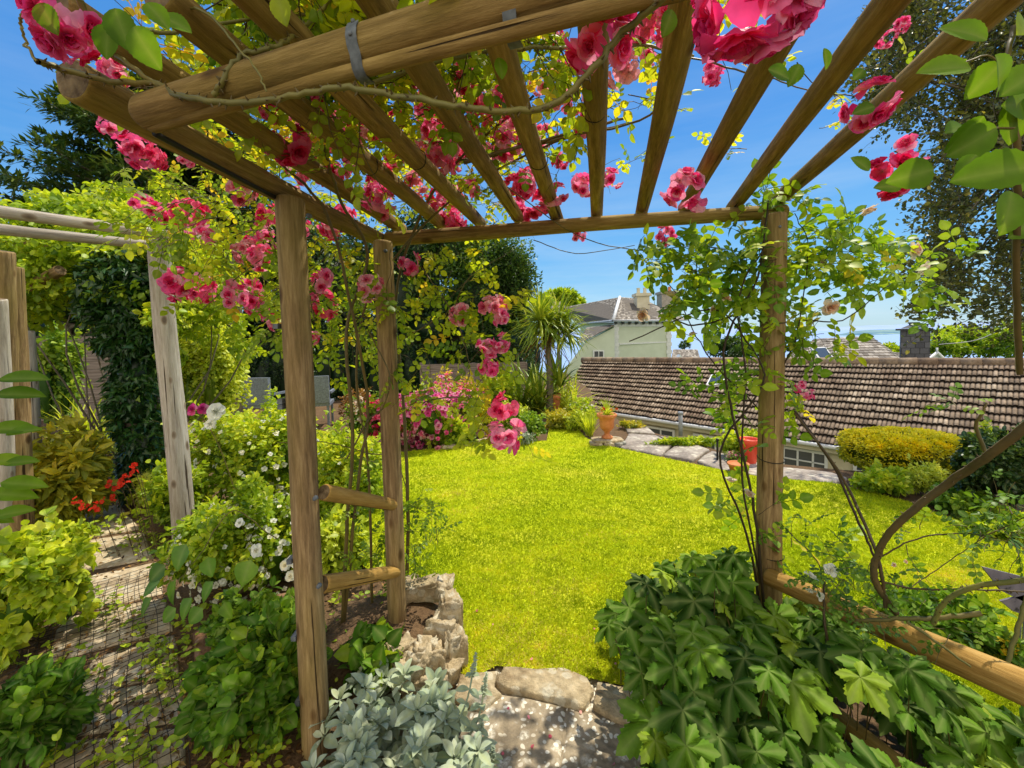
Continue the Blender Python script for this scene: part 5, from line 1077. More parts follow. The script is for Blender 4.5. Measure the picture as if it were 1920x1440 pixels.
for (px, py, s) in [(1675, 1052, 14), (1695, 1058, 12)]: put(SINGLE['peach'][1], tr, 'flower', W(px, py, 1.6), s / 2 / FPX * 1.6 * 1.4, up=(0, -1, .3))

# ------------------------------------------------------------------ palmate leaved plant (lower right foreground)
pa = thing('palmate_plant', 'big dark green palmate leaved plant filling the lower right foreground', 'plant', tuple(G(1450, 1400, 0)))
PP = [(1135, 1165), (1180, 1110), (1230, 1060), (1330, 1030), (1420, 1050), (1480, 1110), (1560, 1150), (1650, 1210), (1740, 1250), (1830, 1310), (1920, 1350), (2060, 1400), (2100, 1640), (1240, 1640), (1225, 1420), (1205, 1330), (1190, 1230)]
lf = Acc(); st = Acc(); rs = np.random.RandomState(3); P = []; pts = []
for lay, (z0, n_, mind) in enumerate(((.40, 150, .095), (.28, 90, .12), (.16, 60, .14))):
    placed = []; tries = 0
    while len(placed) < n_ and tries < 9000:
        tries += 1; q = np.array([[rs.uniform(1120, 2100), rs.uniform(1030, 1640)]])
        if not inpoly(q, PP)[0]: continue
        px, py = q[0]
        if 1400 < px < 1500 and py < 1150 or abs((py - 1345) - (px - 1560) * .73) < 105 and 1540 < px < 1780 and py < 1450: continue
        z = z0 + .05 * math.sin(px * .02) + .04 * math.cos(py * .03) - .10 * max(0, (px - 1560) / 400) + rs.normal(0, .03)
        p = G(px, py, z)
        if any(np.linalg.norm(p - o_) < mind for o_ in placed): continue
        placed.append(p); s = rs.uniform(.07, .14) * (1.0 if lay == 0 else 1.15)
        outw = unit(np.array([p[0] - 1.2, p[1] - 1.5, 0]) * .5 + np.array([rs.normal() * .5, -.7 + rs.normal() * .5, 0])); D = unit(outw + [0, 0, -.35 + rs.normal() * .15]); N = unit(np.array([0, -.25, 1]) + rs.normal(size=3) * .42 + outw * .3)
        M_ = frames(D[None], N[None], s); lf.inst(PALM, M_, p[None], np.array([np.clip(.56 - .24 * lay + rs.normal(0, .27), 0, 1)]))  # lower leaf layers tinted darker, shade painted into their colour
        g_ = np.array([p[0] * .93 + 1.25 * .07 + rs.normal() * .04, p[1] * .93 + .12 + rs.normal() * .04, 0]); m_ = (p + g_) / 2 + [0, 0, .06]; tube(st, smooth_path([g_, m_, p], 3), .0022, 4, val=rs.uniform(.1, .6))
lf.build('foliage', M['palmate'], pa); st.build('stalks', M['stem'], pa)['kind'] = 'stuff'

# ------------------------------------------------------------------ lamb's ear
la = thing('lambs_ear', 'silver felted lambs ear plant at the foot of the front post', 'plant', tuple(G(750, 1400, 0)))
lf = Acc(); st = Acc(); rs = np.random.RandomState(8); fz = oval(.25, .10, .30, 7, 1.15)
LP_ = [(590, 1420), (610, 1350), (640, 1290), (700, 1262), (770, 1255), (840, 1275), (880, 1330), (895, 1400), (905, 1470), (860, 1560), (560, 1560)]; cnt = 0; placed = []
while cnt < 135:
    q = np.array([[rs.uniform(560, 940), rs.uniform(1245, 1560)]])
    if not inpoly(q, LP_)[0]: continue
    z = rs.uniform(.06, .2) + .03 * math.sin(q[0, 0] * .05); p = G(q[0, 0], q[0, 1], z); cnt += 1
    ax_ = unit(np.array([rs.normal() * .35, -.15 + rs.normal() * .3, 1])); X = unit(np.cross(ax_, [1, .2, 0])); Y = np.cross(ax_, X); nl = rs.randint(7, 11); a0 = rs.uniform(0, 6.28)
    for k in range(nl):
        f = k / nl; an = a0 + k * 2.4; o_ = X * math.cos(an) + Y * math.sin(an); D = unit(o_ * (1.15 - .85 * f) + ax_ * (.18 + .9 * f)); N = unit(ax_ - o_ * (.3 + f)); s = rs.uniform(.05, .088) * (1 - .4 * f)
        lf.inst(fz, frames(D[None], N[None], s), (p + o_ * .006)[None], np.array([np.clip(.5 + .25 * f + rs.normal(0, .15), 0, 1)]))
    tube(st, [G(q[0, 0], q[0, 1], 0) * [1, 1, 0] * [1, 1.0, 0] + [0, .05, 0], p], .004, 5, val=.6)
for (bx, by, tx, ty, d) in [(800, 1430, 893, 1225, 1.62), (830, 1440, 912, 1262, 1.6), (840, 1460, 902, 1345, 1.5), (860, 1470, 925, 1400, 1.42)]:
    b = G(bx, by, .03); t = W(tx, ty, d); Pm = smooth_path([b, (b * .5 + t * .5) + [.04, 0, -.02], t], 8); tube(st, Pm, np.linspace(.0045, .003, len(Pm)), 6, val=.6)
    for j in range(3, len(Pm) - 3, 2):
        for s_ in (-1, 1): lf.inst(fz, frames(np.array([[s_ * .8, -.4, .35]]) + rs.normal(size=(1, 3)) * .3, np.array([[0, -.3, 1.]]), rs.uniform(.035, .055)), Pm[j][None], np.array([.5]))
    for j in range(60):
        u_ = rs.uniform(0, 1); an = rs.uniform(0, 6.28); lf.inst(fz, frames(np.array([[math.cos(an), math.sin(an), .7]]), np.array([[0, 0, 1.]]), .017 * (1.1 - .6 * u_)), (t - (t - Pm[-4]) * (1 - u_) * 1.2)[None], np.array([.75]))
lf.build('foliage', M['silver'], la); st.build('stalks', M['silver'], la)['kind'] = 'stuff'

# ------------------------------------------------------------------ bushes and borders
def bush(name, label, cat, bx, by, wpx, hpx, leaf, size, n, mat, flowers=None, depthf=.8, group=None, tpl=None, seed=0, lumps=5, corev=True, zbase=0.0, up=.5, vb=.45, cr=.3, at=None, stalks=6):
    b = G(bx, by, zbase) if at is None else W(bx, by, at); d = b[1]; w_ = wpx / FPX * d; h = hpx / FPX * d * 1.0; rs = np.random.RandomState(seed + int(bx)); t = thing(name, label, cat, b, group)
    blobs = []
    for i in range(lumps):
        f = rs.uniform(.42, .62) if lumps > 1 else 1; ang = 2 * math.pi * i / lumps + rs.uniform(-.3, .3); rr = (1 - f) if lumps > 1 else 0
        blobs.append((b + [math.cos(ang) * rr * w_ / 2, math.sin(ang) * rr * w_ * depthf / 2 + w_ * depthf * .15, h * (.42 + rs.uniform(-.08, .1))], (w_ / 2 * f, w_ * depthf / 2 * f, h * rs.uniform(.42, .54))))
    a = Acc(); SH = None
    if corev: core(a, blobs, .40, seed)
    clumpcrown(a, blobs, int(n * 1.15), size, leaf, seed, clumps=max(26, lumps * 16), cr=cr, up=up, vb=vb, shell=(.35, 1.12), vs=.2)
    if stalks and n > 900:
        vv_ = Vine(); k_ = int(10 + w_ * 14); lmm = M[mat] if isinstance(mat, str) else mat
        for _ in range(k_):
            c, rad = blobs[rs.randint(len(blobs))]; q = unit(rs.normal(size=3) + [0, -.1, .8]); vv_.twig(np.array(c) + q * np.array(rad) * .7, q * [.7, .7, 1] + [0, 0, .35], min(.55, h * rs.uniform(.25, .55)), size * 1.15, 9, .0018, .25, val=vb + .15, up=.5, cv=.5)
        SH = vv_
    if SH is not None: a.inst(leaf, frames(np.array(SH.LD), np.array(SH.LN), np.array(SH.LS)), np.array(SH.LP), np.clip(np.array(SH.LV), 0, 1))
    a.build('foliage', M[mat] if isinstance(mat, str) else mat, t)
    if stalks:
        s_ = SH.st if SH is not None else Acc(); stems_into(s_, b, blobs, stalks, max(.003, w_ * .008), seed); s_.build('stems', M['twig'], t)
    if flowers:
        kind, nf, fr = flowers; a = Acc()
        for i in range(nf):
            c, rad = blobs[rs.randint(len(blobs))]; q = unit(rs.normal(size=3) + [0, -.45, .45]); p = np.array(c) + q * np.array(rad) * rs.uniform(.9, 1.1); bloom(a, p, q + [0, -.2, .3], fr * rs.uniform(.7, 1.3), i, (5, 4), 2, .5 + rs.normal(0, .15))
        a.build('flowers', M[kind], t)['kind'] = 'stuff'
    return t
B = bush
# far border along the lawn edge
B('azalea', 'magenta flowering bush in the far border behind the middle post', 'bush', 805, 838, 185, 118, LEAF2, .05, 6000, 'bright', ('magenta', 520, .042))
B('azalea', 'crimson flowering bush at the left end of the far border', 'bush', 716, 842, 80, 96, LEAF2, .05, 2500, 'mid', ('crimson', 200, .042), seed=3)
B('shrub', 'pink and orange flowered shrub rising behind the magenta bush', 'shrub', 850, 800, 120, 96, LEAF2, .06, 3200, 'yolive', ('pink', 200, .042), seed=4)
B('shrub', 'golden yellow leaved shrub in the middle of the far border', 'shrub', 902, 822, 56, 74, LEAF2, .05, 2200, 'yellow', ('ypetal', 60, .03), seed=5)
B('perennial', 'fresh green leafy clump with an orange flower at the lawn edge', 'plant', 852, 838, 78, 52, OVAL, .075, 1300, 'bright', None, seed=6)
B('perennial', 'grey green rounded bush at the right corner of the far border', 'bush', 988, 828, 74, 56, OVAL, .05, 2200, 'mid', None, seed=7, vb=.6)
B('perennial', 'pale yellow green mound beside the grey green rounded bush', 'plant', 962, 812, 60, 50, LEAF2, .05, 1500, 'lime', None, seed=17)
B('perennial', 'lavender blue edging plant below the hanging pink roses', 'plant', 984, 838, 34, 30, LEAF2, .03, 500, 'silver', ('white', 20, .015), seed=8)
B('groundcover', 'low olive yellow mound below the palm tree', 'plant', 1058, 806, 84, 40, LEAF2, .05, 2400, 'yolive', None, seed=9)
B('groundcover', 'yellow green low mound right of the palm tree', 'plant', 1088, 812, 50, 40, LEAF2, .05, 1200, 'lime', None, seed=19)
B('foxglove_clump', 'cream spotted foxglove spires left of the crimson bush', 'flowers', 668, 846, 36, 100, LEAF2, .05, 700, 'mid', ('peach', 110, .028), seed=10)
B('shrub', 'orange tinted shrub behind the cream foxglove spires', 'shrub', 668, 792, 56, 60, LEAF2, .06, 1400, 'bronze', None, seed=11)
B('bronze_grass', 'tan and bronze shrub between the golden shrub and the green clump', 'plant', 880, 830, 34, 62, LANCE, .1, 600, 'bronze', None, seed=12)
B('shrub', 'bright green bush behind the golden shrub below the dark trees', 'shrub', 935, 772, 60, 70, OVAL, .08, 1500, 'bright', None, seed=13)
B('shrub', 'pale lilac and green bush left of the urn', 'shrub', 1095, 802, 60, 50, LEAF2, .05, 1400, 'bright', ('white', 40, .02), seed=14)
B('groundcover', 'orange green ground cover right of the urn by the bungalow wall', 'plant', 1186, 806, 50, 16, LEAF2, .04, 900, 'yolive', None, seed=15, stalks=0)
B('hedge_strip', 'low leafy edging strip along the far side of the flagged path', 'plant', 1285, 838, 150, 16, LEAF2, .045, 2200, 'bright', None, .2, seed=16, stalks=0)
B('potted_plant', 'leafy plant around the bright red pot', 'plant', 1395, 862, 90, 62, OVAL, .06, 900, 'bright', None, .6, seed=18, corev=False, vb=.55)
B('geranium', 'pale pink geranium in the low terracotta pot', 'flowers', 1384, 872, 46, 26, OVAL, .03, 260, 'mid', ('palepink', 40, .022), seed=20, corev=False)
for i in range(5): B('edging_stone', ['', '', '', '', ''][i], 'stone', 0, 0, 1, 1, LEAF2, .1, 1, 'mid') if False else None
for i, (x, y) in enumerate(((868, 838), (893, 834), (918, 832), (842, 844))):
    p = G(x, y, 0); a = Acc(); rock(a, p + [0, 0, .02], (.26, .16, .13), 40 + i, n=10); tag(a.build('edging_stone', M['stone'], origin=p), ['edging stone under the bronze shrub', 'edging stone below the golden yellow shrub', 'edging stone nearest the hanging pink roses', 'edging stone under the fresh green leafy clump'][i], 'stone', 'stones edging the far border')
# strappy plants
def strappy(acc, c, n, L, wd, spread, rs, vb=.5, up=.5, segs=8, droop=1.0):
    for i in range(n):
        an = rs.uniform(0, 6.28); el = rs.uniform(*spread); o_ = np.array([math.cos(an), math.sin(an), 0]); l = L * rs.uniform(.7, 1.15); d = o_ * math.cos(el) + np.array([0, 0, math.sin(el)]); P = [np.array(c, float)]
        dr = droop * rs.uniform(.5, 1.4)
        for k in range(segs): d = unit(d + np.array([0, 0, -.2 * dr * (k / segs + .3)])); P.append(P[-1] + d * l / segs)
        P = np.array(P); T = unit(np.gradient(P, axis=0)); X = unit(np.cross(T, [0, 0, 1.0]) + 1e-6); t = np.linspace(0, 1, len(P)); ww = wd * (1 - t ** 2.5 * .95) * (.55 + .9 * np.minimum(t * 3, 1) * .5); N = np.cross(X, T)
        V = np.stack([P - X * ww[:, None], P + N * ww[:, None] * -.35, P + X * ww[:, None]], 1).reshape(-1, 3)
        acc.raw(V, [(3 * k + j, 3 * k + j + 1, 3 * k + 4 + j, 3 * k + 3 + j) for k in range(len(P) - 1) for j in (0, 1)], None, np.clip(vb + rs.normal(0, .2), 0, 1))
rs = np.random.RandomState(12)
b = W(1031, 790, 8.6); b[2] = 0; t = W(1026, 640, 8.6); ct_ = thing('palm_tree', 'cabbage palm with slim pale trunk and spiky arching crown by the terracotta pot', 'tree', b)
a = Acc(); tube(a, smooth_path([b, b * .5 + t * .5 + [.03, 0, 0], t + [0, 0, .15]], 8), np.linspace(.075, .055, 17), 12, val=.6, wob=.05); a.build('trunk', M['bark'], ct_)
a = Acc()
for dx, dz, n_, L in ((0, .28, 150, .80), (-.15, .42, 100, .72), (.26, .40, 110, .72), (.42, .12, 90, .68), (.1, .1, 70, .62)): strappy(a, t + [dx, rs.normal() * .1, dz - .02], n_, L, .022, (-.5, 1.5), rs, .55, droop=1.0)
a.build('crown', M['cord'], ct_); a = Acc()
for k in range(40): q = t + [rs.normal() * .1, rs.normal() * .1, rs.uniform(-.1, .2)]; e = q + [rs.normal() * .25, rs.normal() * .2, -rs.uniform(.25, .55)]; tube(a, [q, (q + e) / 2 + [0, 0, .08], e], .006, 4)
a.build('dead_leaves', M['litter'], ct_)
def clump(name, label, bx, by, d, n, L, wd, mat='cord', vb=.5, seed=0, spread=(.4, 1.5), droop=1.0, z0=0.0, cat='plant'):
    p = W(bx, by, d) if d else G(bx, by, 0); p[2] = z0; t_ = thing(name, label, cat, p); a = Acc(); r_ = np.random.RandomState(seed)
    for k in range(5): strappy(a, p + [r_.normal() * L * .12, r_.normal() * L * .12, 0], n // 5, L, wd, spread, r_, vb, droop=droop)
    a.build('leaves', M[mat], t_); return t_
clump('flax_plant', 'large green strap leaved clump left of the palm trunk', 990, 790, 8.9, 170, 1.25, .028, seed=1)
clump('flax_plant', 'variegated pale striped strap clump right of the tall terracotta pot', 1066, 790, 8.9, 90, .85, .022, 'lime', .7, 2)
p = POT1; clump('agave', 'spiky blue green plant growing in the tall terracotta pot', 1042, 740, 8.7, 60, .75, .03, 'cord', .45, 3, z0=POT1[1])
clump('iris_clump', 'upright lime green iris leaves beside the urn plinth', 1108, 818, None, 70, .38, .012, 'lime', .6, 4, (1.0, 1.55), .5)
clump('iris_clump', 'bright upright leaves left of the lime iris', 1085, 806, None, 50, .35, .012, 'lime', .5, 5, (.9, 1.5), .6)
a = Acc(); ut = thing('urn_plant', 'grassy plant with a few red flowers growing in the terracotta urn', 'plant', URN); strappy(a, URN, 60, .26, .006, (.7, 1.5), rs, .6); strappy(a, URN, 40, .14, .012, (.2, 1.2), rs, .8); a.build('leaves', M['lime'], ut)

for i in range(6): a = Acc(); bloom(a, URN + [rs.uniform(-.1, .15), 0, rs.uniform(.05, .12)], (0, -1, .5), .022, i, (5,), 2); a.build('flower', M['red'], ut)
# yellow hedge and right border
def hedge(name, label, cat, x0, x1, y0, y1, ytop, n, size, leaf, mat, vb, dpt=.9, rows=9, seed=0, d=None, flat_=.5, sun=.3):
    p, q = (G(x0, y0, 0), G(x1, y1, 0)) if d is None else (W(x0, y0, d[0]), W(x1, y1, d[1])); H = W(x0, ytop, p[1])[2]; zb = 0 if d is None else min(p[2], q[2]); t_ = thing(name, label, cat, ((p[0] + q[0]) / 2, (p[1] + q[1]) / 2, zb)); bl = []; r_ = np.random.RandomState(seed)
    for i in range(rows): f = i / (rows - 1); c = p * (1 - f) + q * f; wdt = np.linalg.norm(q - p) / rows; e = 1 - .18 * (abs(f - .5) * 2) ** 3; hh = (H - zb) * e; bl.append(((c[0], c[1] + dpt / 2, zb + hh / 2), (wdt * 1.15, dpt / 2, hh / 2 * r_.uniform(.97, 1.05))))
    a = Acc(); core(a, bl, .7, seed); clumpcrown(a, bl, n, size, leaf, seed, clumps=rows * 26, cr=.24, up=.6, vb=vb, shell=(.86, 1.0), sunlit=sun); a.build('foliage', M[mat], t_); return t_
pg, qg = G(1668, 893, 0), G(1866, 905, 0); cg = (pg + qg) / 2 + [0, .42, 0]; Hg = W(1720, 818, cg[1] - .1)[2]; hx = np.linalg.norm(qg - pg) / 2 * 1.30
gh_ = thing('golden_hedge', 'clipped rounded golden yellow hedge at the right edge of the lawn', 'hedge', cg); a = Acc(); rs = np.random.RandomState(5)
th = np.linspace(0, math.pi, 16); ph = np.linspace(0, 2 * math.pi, 36, endpoint=False); D = np.array([(math.sin(t) * math.cos(p), math.sin(t) * math.sin(p), math.cos(t)) for t in th for p in ph]); Sp = np.sign(D) * np.abs(D) ** np.array([.75, .75, .5])
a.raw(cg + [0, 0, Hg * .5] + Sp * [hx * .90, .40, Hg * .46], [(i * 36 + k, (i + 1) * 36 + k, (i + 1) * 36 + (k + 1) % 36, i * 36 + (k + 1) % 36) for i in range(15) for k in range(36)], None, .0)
n = 26000; D = rdir(n); Sp = np.sign(D) * np.abs(D) ** np.array([.75, .75, .5]); rr_ = 1 + .06 * vnoise(D, 6, 3) + rs.normal(0, .03, n); P = cg + [0, 0, Hg * .5] + Sp * rr_[:, None] * [hx, .44, Hg * .53]; keep = P[:, 2] > .03; P, D = P[keep], D[keep]; n = len(P)
a.inst(OVAL, frames(D + rdir(n) * .7, rdir(n) * .6 + [0, -.2, .8], rs.uniform(.018, .034, n)), P, np.clip(.27 + .5 * (P[:, 2] / Hg) ** 1.3 + .25 * D[:, 2] * (D[:, 2] > 0) + rs.normal(0, .13, n), 0, 1)); a.build('foliage', M['yellow'], gh_)  # brighter top and dark underside: light and shade painted into the leaf tint
B('shrub', 'dark glossy green shrub right of the golden hedge', 'shrub', 1892, 975, 150, 172, OVAL, .05, 6000, 'dark', None, vb=.55, seed=21)
B('shrub', 'bright green young shoots on top of the dark glossy shrub', 'shrub', 1862, 880, 60, 80, OVAL, .045, 900, 'bright', None, seed=22, corev=False, at=3.9)
B('perennial', 'green leafy plant spreading below the golden hedge', 'plant', 1668, 932, 96, 46, OVAL, .055, 1500, 'bright', None, seed=23, vb=.5)
B('perennial', 'cream and yellow variegated plant below the golden hedge', 'plant', 1742, 932, 62, 62, LEAF2, .035, 2000, 'lime', None, seed=24, vb=.85)
B('perennial', 'mid green foliage at the curve of the lawn below the dark shrub', 'plant', 1812, 965, 110, 50, OVAL, .05, 1800, 'mid', None, seed=25)
B('perennial', 'loose grey green foliage in front of the dark glossy shrub', 'plant', 1890, 1010, 120, 44, OVAL, .045, 1500, 'bright', None, seed=28, vb=.4)
B('perennial', 'yellow flowering groundcover at the right edge below the slate plaques', 'plant', 1905, 1255, 60, 60, OVAL, .03, 500, 'mid', ('ypetal', 30, .014), seed=26, stalks=3)
B('perennial', 'soft green leafy plant between the lower right rail and the lawn', 'plant', 1770, 1200, 230, 60, OVAL, .05, 1500, 'palmate', None, seed=27, stalks=3, vb=.6)
# left side planting
B('shrub', 'white flowered shrub left of the front post', 'shrub', 440, 1130, 260, 190, OVAL, .040, 11000, 'bright', ('white', 330, .018), seed=31, vb=.45, cr=.4)
B('shrub', 'tall bright green shrub beneath the white flowers behind the front post', 'shrub', 470, 960, 250, 200, OVAL, .045, 11000, 'bright', ('white', 240, .024), seed=32, vb=.55, corev=True, cr=.4)
B('shrub', 'sunny yellow green shrub filling the gap between front and middle posts', 'shrub', 660, 985, 150, 170, OVAL, .042, 7000, 'bright', ('white', 24, .014), seed=33, vb=.62, cr=.4)
B('shrub', 'low bright bush on the lawn side of the white flowered shrub', 'shrub', 620, 1085, 150, 110, OVAL, .05, 2600, 'lime', None, seed=43, vb=.42)
B('climber', 'bright green twining climber right of the weathered post', 'climber', 392, 850, 130, 270, OVAL, .06, 10000, 'lime', None, seed=34, vb=.5, cr=.4)
B('round_leaved_plant', 'bright round leaved plant at the lower left beside the netted path', 'plant', 50, 1215, 200, 200, HEART, .05, 2600, 'bright', None, seed=35, vb=.52)
B('shrub', 'yellow green feathery shrub beside the far end of the side path', 'shrub', 112, 1000, 150, 190, LANCE, .11, 3600, 'yolive', None, seed=36, vb=.42)
B('perennial', 'low green plant right behind the round leaved plant', 'plant', 90, 1075, 130, 90, OVAL, .05, 1200, 'bright', None, seed=46, vb=.4)
B('shrub', 'green shrub behind the cut pale posts at the far left', 'shrub', 95, 830, 100, 210, OVAL, .09, 4200, 'mid', None, seed=37, vb=.62)
B('perennial', 'dark leafy plant at the bottom left corner', 'plant', 40, 1440, 180, 150, OVAL, .06, 1200, 'palmate', None, seed=38, vb=.4)
B('strawberry_plant', 'dark green low leafy plant left of the front post base', 'plant', 470, 1400, 250, 200, ROUND, .055, 2600, 'palmate', None, seed=39, vb=.6, stalks=3)
B('perennial', 'mid green plant with small leaves beside the brown earthy stone', 'plant', 480, 1250, 220, 110, OVAL, .045, 2000, 'mid', None, seed=40, stalks=3)
B('perennial', 'cream variegated groundcover beside the head of the side path', 'plant', 300, 950, 120, 60, OVAL, .06, 1400, 'lime', None, seed=41, vb=.8)
B('perennial', 'dark glossy arrow leaved plant at the base of the middle post', 'plant', 700, 1290, 130, 90, HEART, .075, 240, 'palmate', None, seed=42, corev=False, vb=.6, stalks=3)
B('shrub', 'green bush behind the weathered post low by the ivy', 'shrub', 330, 1010, 110, 130, OVAL, .05, 2400, 'bright', None, seed=44, vb=.35)
clump('daylily_clump', 'yellow green arching strap leaves behind the ivy pillar', 178, 830, 6.0, 90, 1.0, .02, 'lime', .55, 31, (.5, 1.4))
clump('agapanthus_clump', 'dark green arching strap leaves left of the ivy pillar', 205, 920, 4.6, 110, .6, .016, 'cord', .25, 32, (.3, 1.4))
# big leaves drooping over the path left of the front post
bl = thing('clematis', 'large drooping dark green leaves hanging over the side path', 'climber', tuple(G(440, 1180, 0))); v5 = Vine()
P = v5.cane(cpath((520, 1010, 2.2), (440, 960, 2.1), (380, 1030, 2.0), (330, 1100, 1.9)), .003, .0015, 6); 
for (px, py) in [(300, 1090), (285, 1120), (390, 1045), (400, 1090), (360, 1120), (330, 1085), (380, 1140), (420, 1130), (470, 1050), (310, 1060), (350, 1020), (330, 1140)]:
    v5.LP.append(W(px, py, 1.95 + R.normal() * .08)); v5.LD.append(unit(np.array([R.normal() * .5 - .2, -.4, -.7]))); v5.LN.append(unit(np.array([R.normal() * .4, -.8, .8]))); v5.LS.append(R.uniform(.08, .12)); v5.LV.append(.3 + R.normal() * .15)
v5.build(bl, M['mid'], M['stem'], tpl=HEART)
wf = thing('daisy', 'white many petalled flowers in front of the front post leaves', 'flowers', tuple(G(500, 1150, 0))); s_ = Acc()
for i, (px, py, s) in enumerate([(405, 772, 34), (482, 1032, 26), (535, 1060, 20), (548, 1050, 20), (545, 1080, 20), (450, 980, 18), (395, 795, 22)]):
    d = 2.6 if py < 900 else 2.0; p = W(px, py, d); a = Acc(); bloom(a, p, (R.normal() * .3, -1, .5), s / 2 / FPX * d, i, (9, 8), 3, .9); a.build('bloom', M['white'], wf); tube(s_, [p, p + [.02, .05, -.15]], .0015, 4)
s_.build('stems', M['stem'], wf)
pk = thing('rose_bloom', 'single magenta bloom beside the weathered post', 'flower', tuple(W(369, 768, 2.6))); a = Acc(); p = W(369, 768, 2.6); bloom(a, p + [-.02, 0, 0], (-.3, -1, .5), .04, 5, (5, 6, 5), 4, .45); bloom(a, p + [.025, .02, 0], (.3, -1, .3), .035, 6, (5, 6, 5), 4, .45); a.build('petals', M['magenta'], pk); a = Acc(); tube(a, smooth_path([p, p + [.05, .1, -.25], p + [.1, .2, -.7]], 5), .003, 5); a.build('stem', M['stem'], pk)
rd = thing('red_flower', 'red feathery flower spikes at the end of the side path', 'flowers', tuple(G(215, 970, 0))); s_ = Acc()
for i, (px, py) in enumerate([(250, 872), (238, 895), (222, 912), (208, 935), (205, 908), (232, 905), (145, 940), (160, 950), (182, 955), (248, 885), (178, 945)]):
    d = 3.0; p = W(px, py, d); a = Acc(); [bloom(a, p + R.normal(size=3) * .012, rdir(1)[0] + [0, -.6, .5], .017, i * 7 + k, (5,), 2, .6) for k in range(5)]; a.build('flower_spike', M['red'], rd); tube(s_, smooth_path([p, p + [.02, .03, -.1], [p[0] + .05, p[1] + .1, .0]], 4), .002, 4, val=.2)
s_.build('stems', M['twig'], rd)
# near leaves at the left edge
ne = thing('shrub', 'near compound leaves reaching in from the left edge of the view', 'shrub', tuple(W(-60, 900, .75))); v6 = Vine()
for (px, py, s, dz) in [(70, 712, .07, .05), (62, 740, .07, .0), (50, 805, .07, .0), (85, 815, .05, .2), (45, 865, .06, 0), (80, 870, .05, .1), (75, 905, .065, -.1), (50, 925, .07, -.1), (20, 960, .06, -.3), (60, 970, .06, .2), (25, 1010, .05, -.2)]:
    p = W(px - 75, py, .72); v6.LP.append(p); v6.LD.append(unit(np.array([1, .1, dz]))); v6.LN.append(unit(np.array([0, -.7, .9]))); v6.LS.append(s * 1.1); v6.LV.append(.5 + R.normal() * .15)
v6.cane(cpath((-40, 1500, .9), (-20, 1100, .75), (-30, 800, .72), (-10, 690, .72)), .004, .003); v6.build(ne, M['big_leaf'], M['stem'], tpl=oval(.2, .08, .12, 7))

# ivy pillar and climber over the weathered pergola
iv = thing('ivy', 'dark glossy ivy clothing the pillar left of the weathered post', 'ivy', tuple(W(262, 930, 4.2)[:2]) + (0,)); a = Acc(); zt_ = W(250, 540, 4.2)[2]
bl_ = [((W(x, y, 4.2)[0], 4.2, W(x, y, 4.2)[2]), (r, r * .9, .36)) for x, y, r in ((268, 900, .2), (262, 830, .24), (258, 760, .22), (254, 700, .22), (250, 640, .26), (245, 580, .34), (235, 540, .36))]
core(a, bl_, .62, 3); clumpcrown(a, bl_, 12000, .065, IVY, 5, clumps=380, cr=.35, up=.15, vb=.55, shell=(.7, 1.05), hang=.5); a.build('foliage', M['ivy'], iv)
a = Acc(); tube(a, [W(262, 940, 4.2), W(245, 560, 4.2)], .09, 12); a.build('stem', M['bark'], iv)
cb_ = thing('climber', 'sunny yellow green climber heaped over the weathered pergola', 'climber', tuple(W(180, 900, 4.6)[:2]) + (0,)); a = Acc()
bl_ = [(W(x, y + 28, d), (rx, .5, rz)) for x, y, d, rx, rz in ((40, 470, 4.2, .6, .3), (110, 440, 4.6, .55, .3), (180, 400, 4.8, .55, .33), (215, 375, 4.8, .25, .3), (130, 375, 4.8, .3, .2), (250, 430, 4.6, .55, .35), (120, 500, 4.4, .6, .3), (330, 440, 4.6, .4, .3), (190, 500, 4.4, .6, .35), (60, 540, 4.4, .4, .35), (330, 500, 4.5, .4, .35), (390, 540, 4.6, .42, .36), (150, 560, 4.7, .45, .3), (15, 400, 4.8, .4, .25), (380, 610, 4.4, .3, .35))]
clumpcrown(a, bl_, 21000, .068, OVAL, 6, clumps=330, cr=.32, up=.5, vb=.5, shell=(.75, 1.15), hang=.3); a.build('foliage', M['bright'], cb_); s_ = Acc(); stems_into(s_, W(250, 930, 4.5) * [1, 1, 0], bl_, 14, .012, 2); s_.build('stems', M['bark'], cb_)

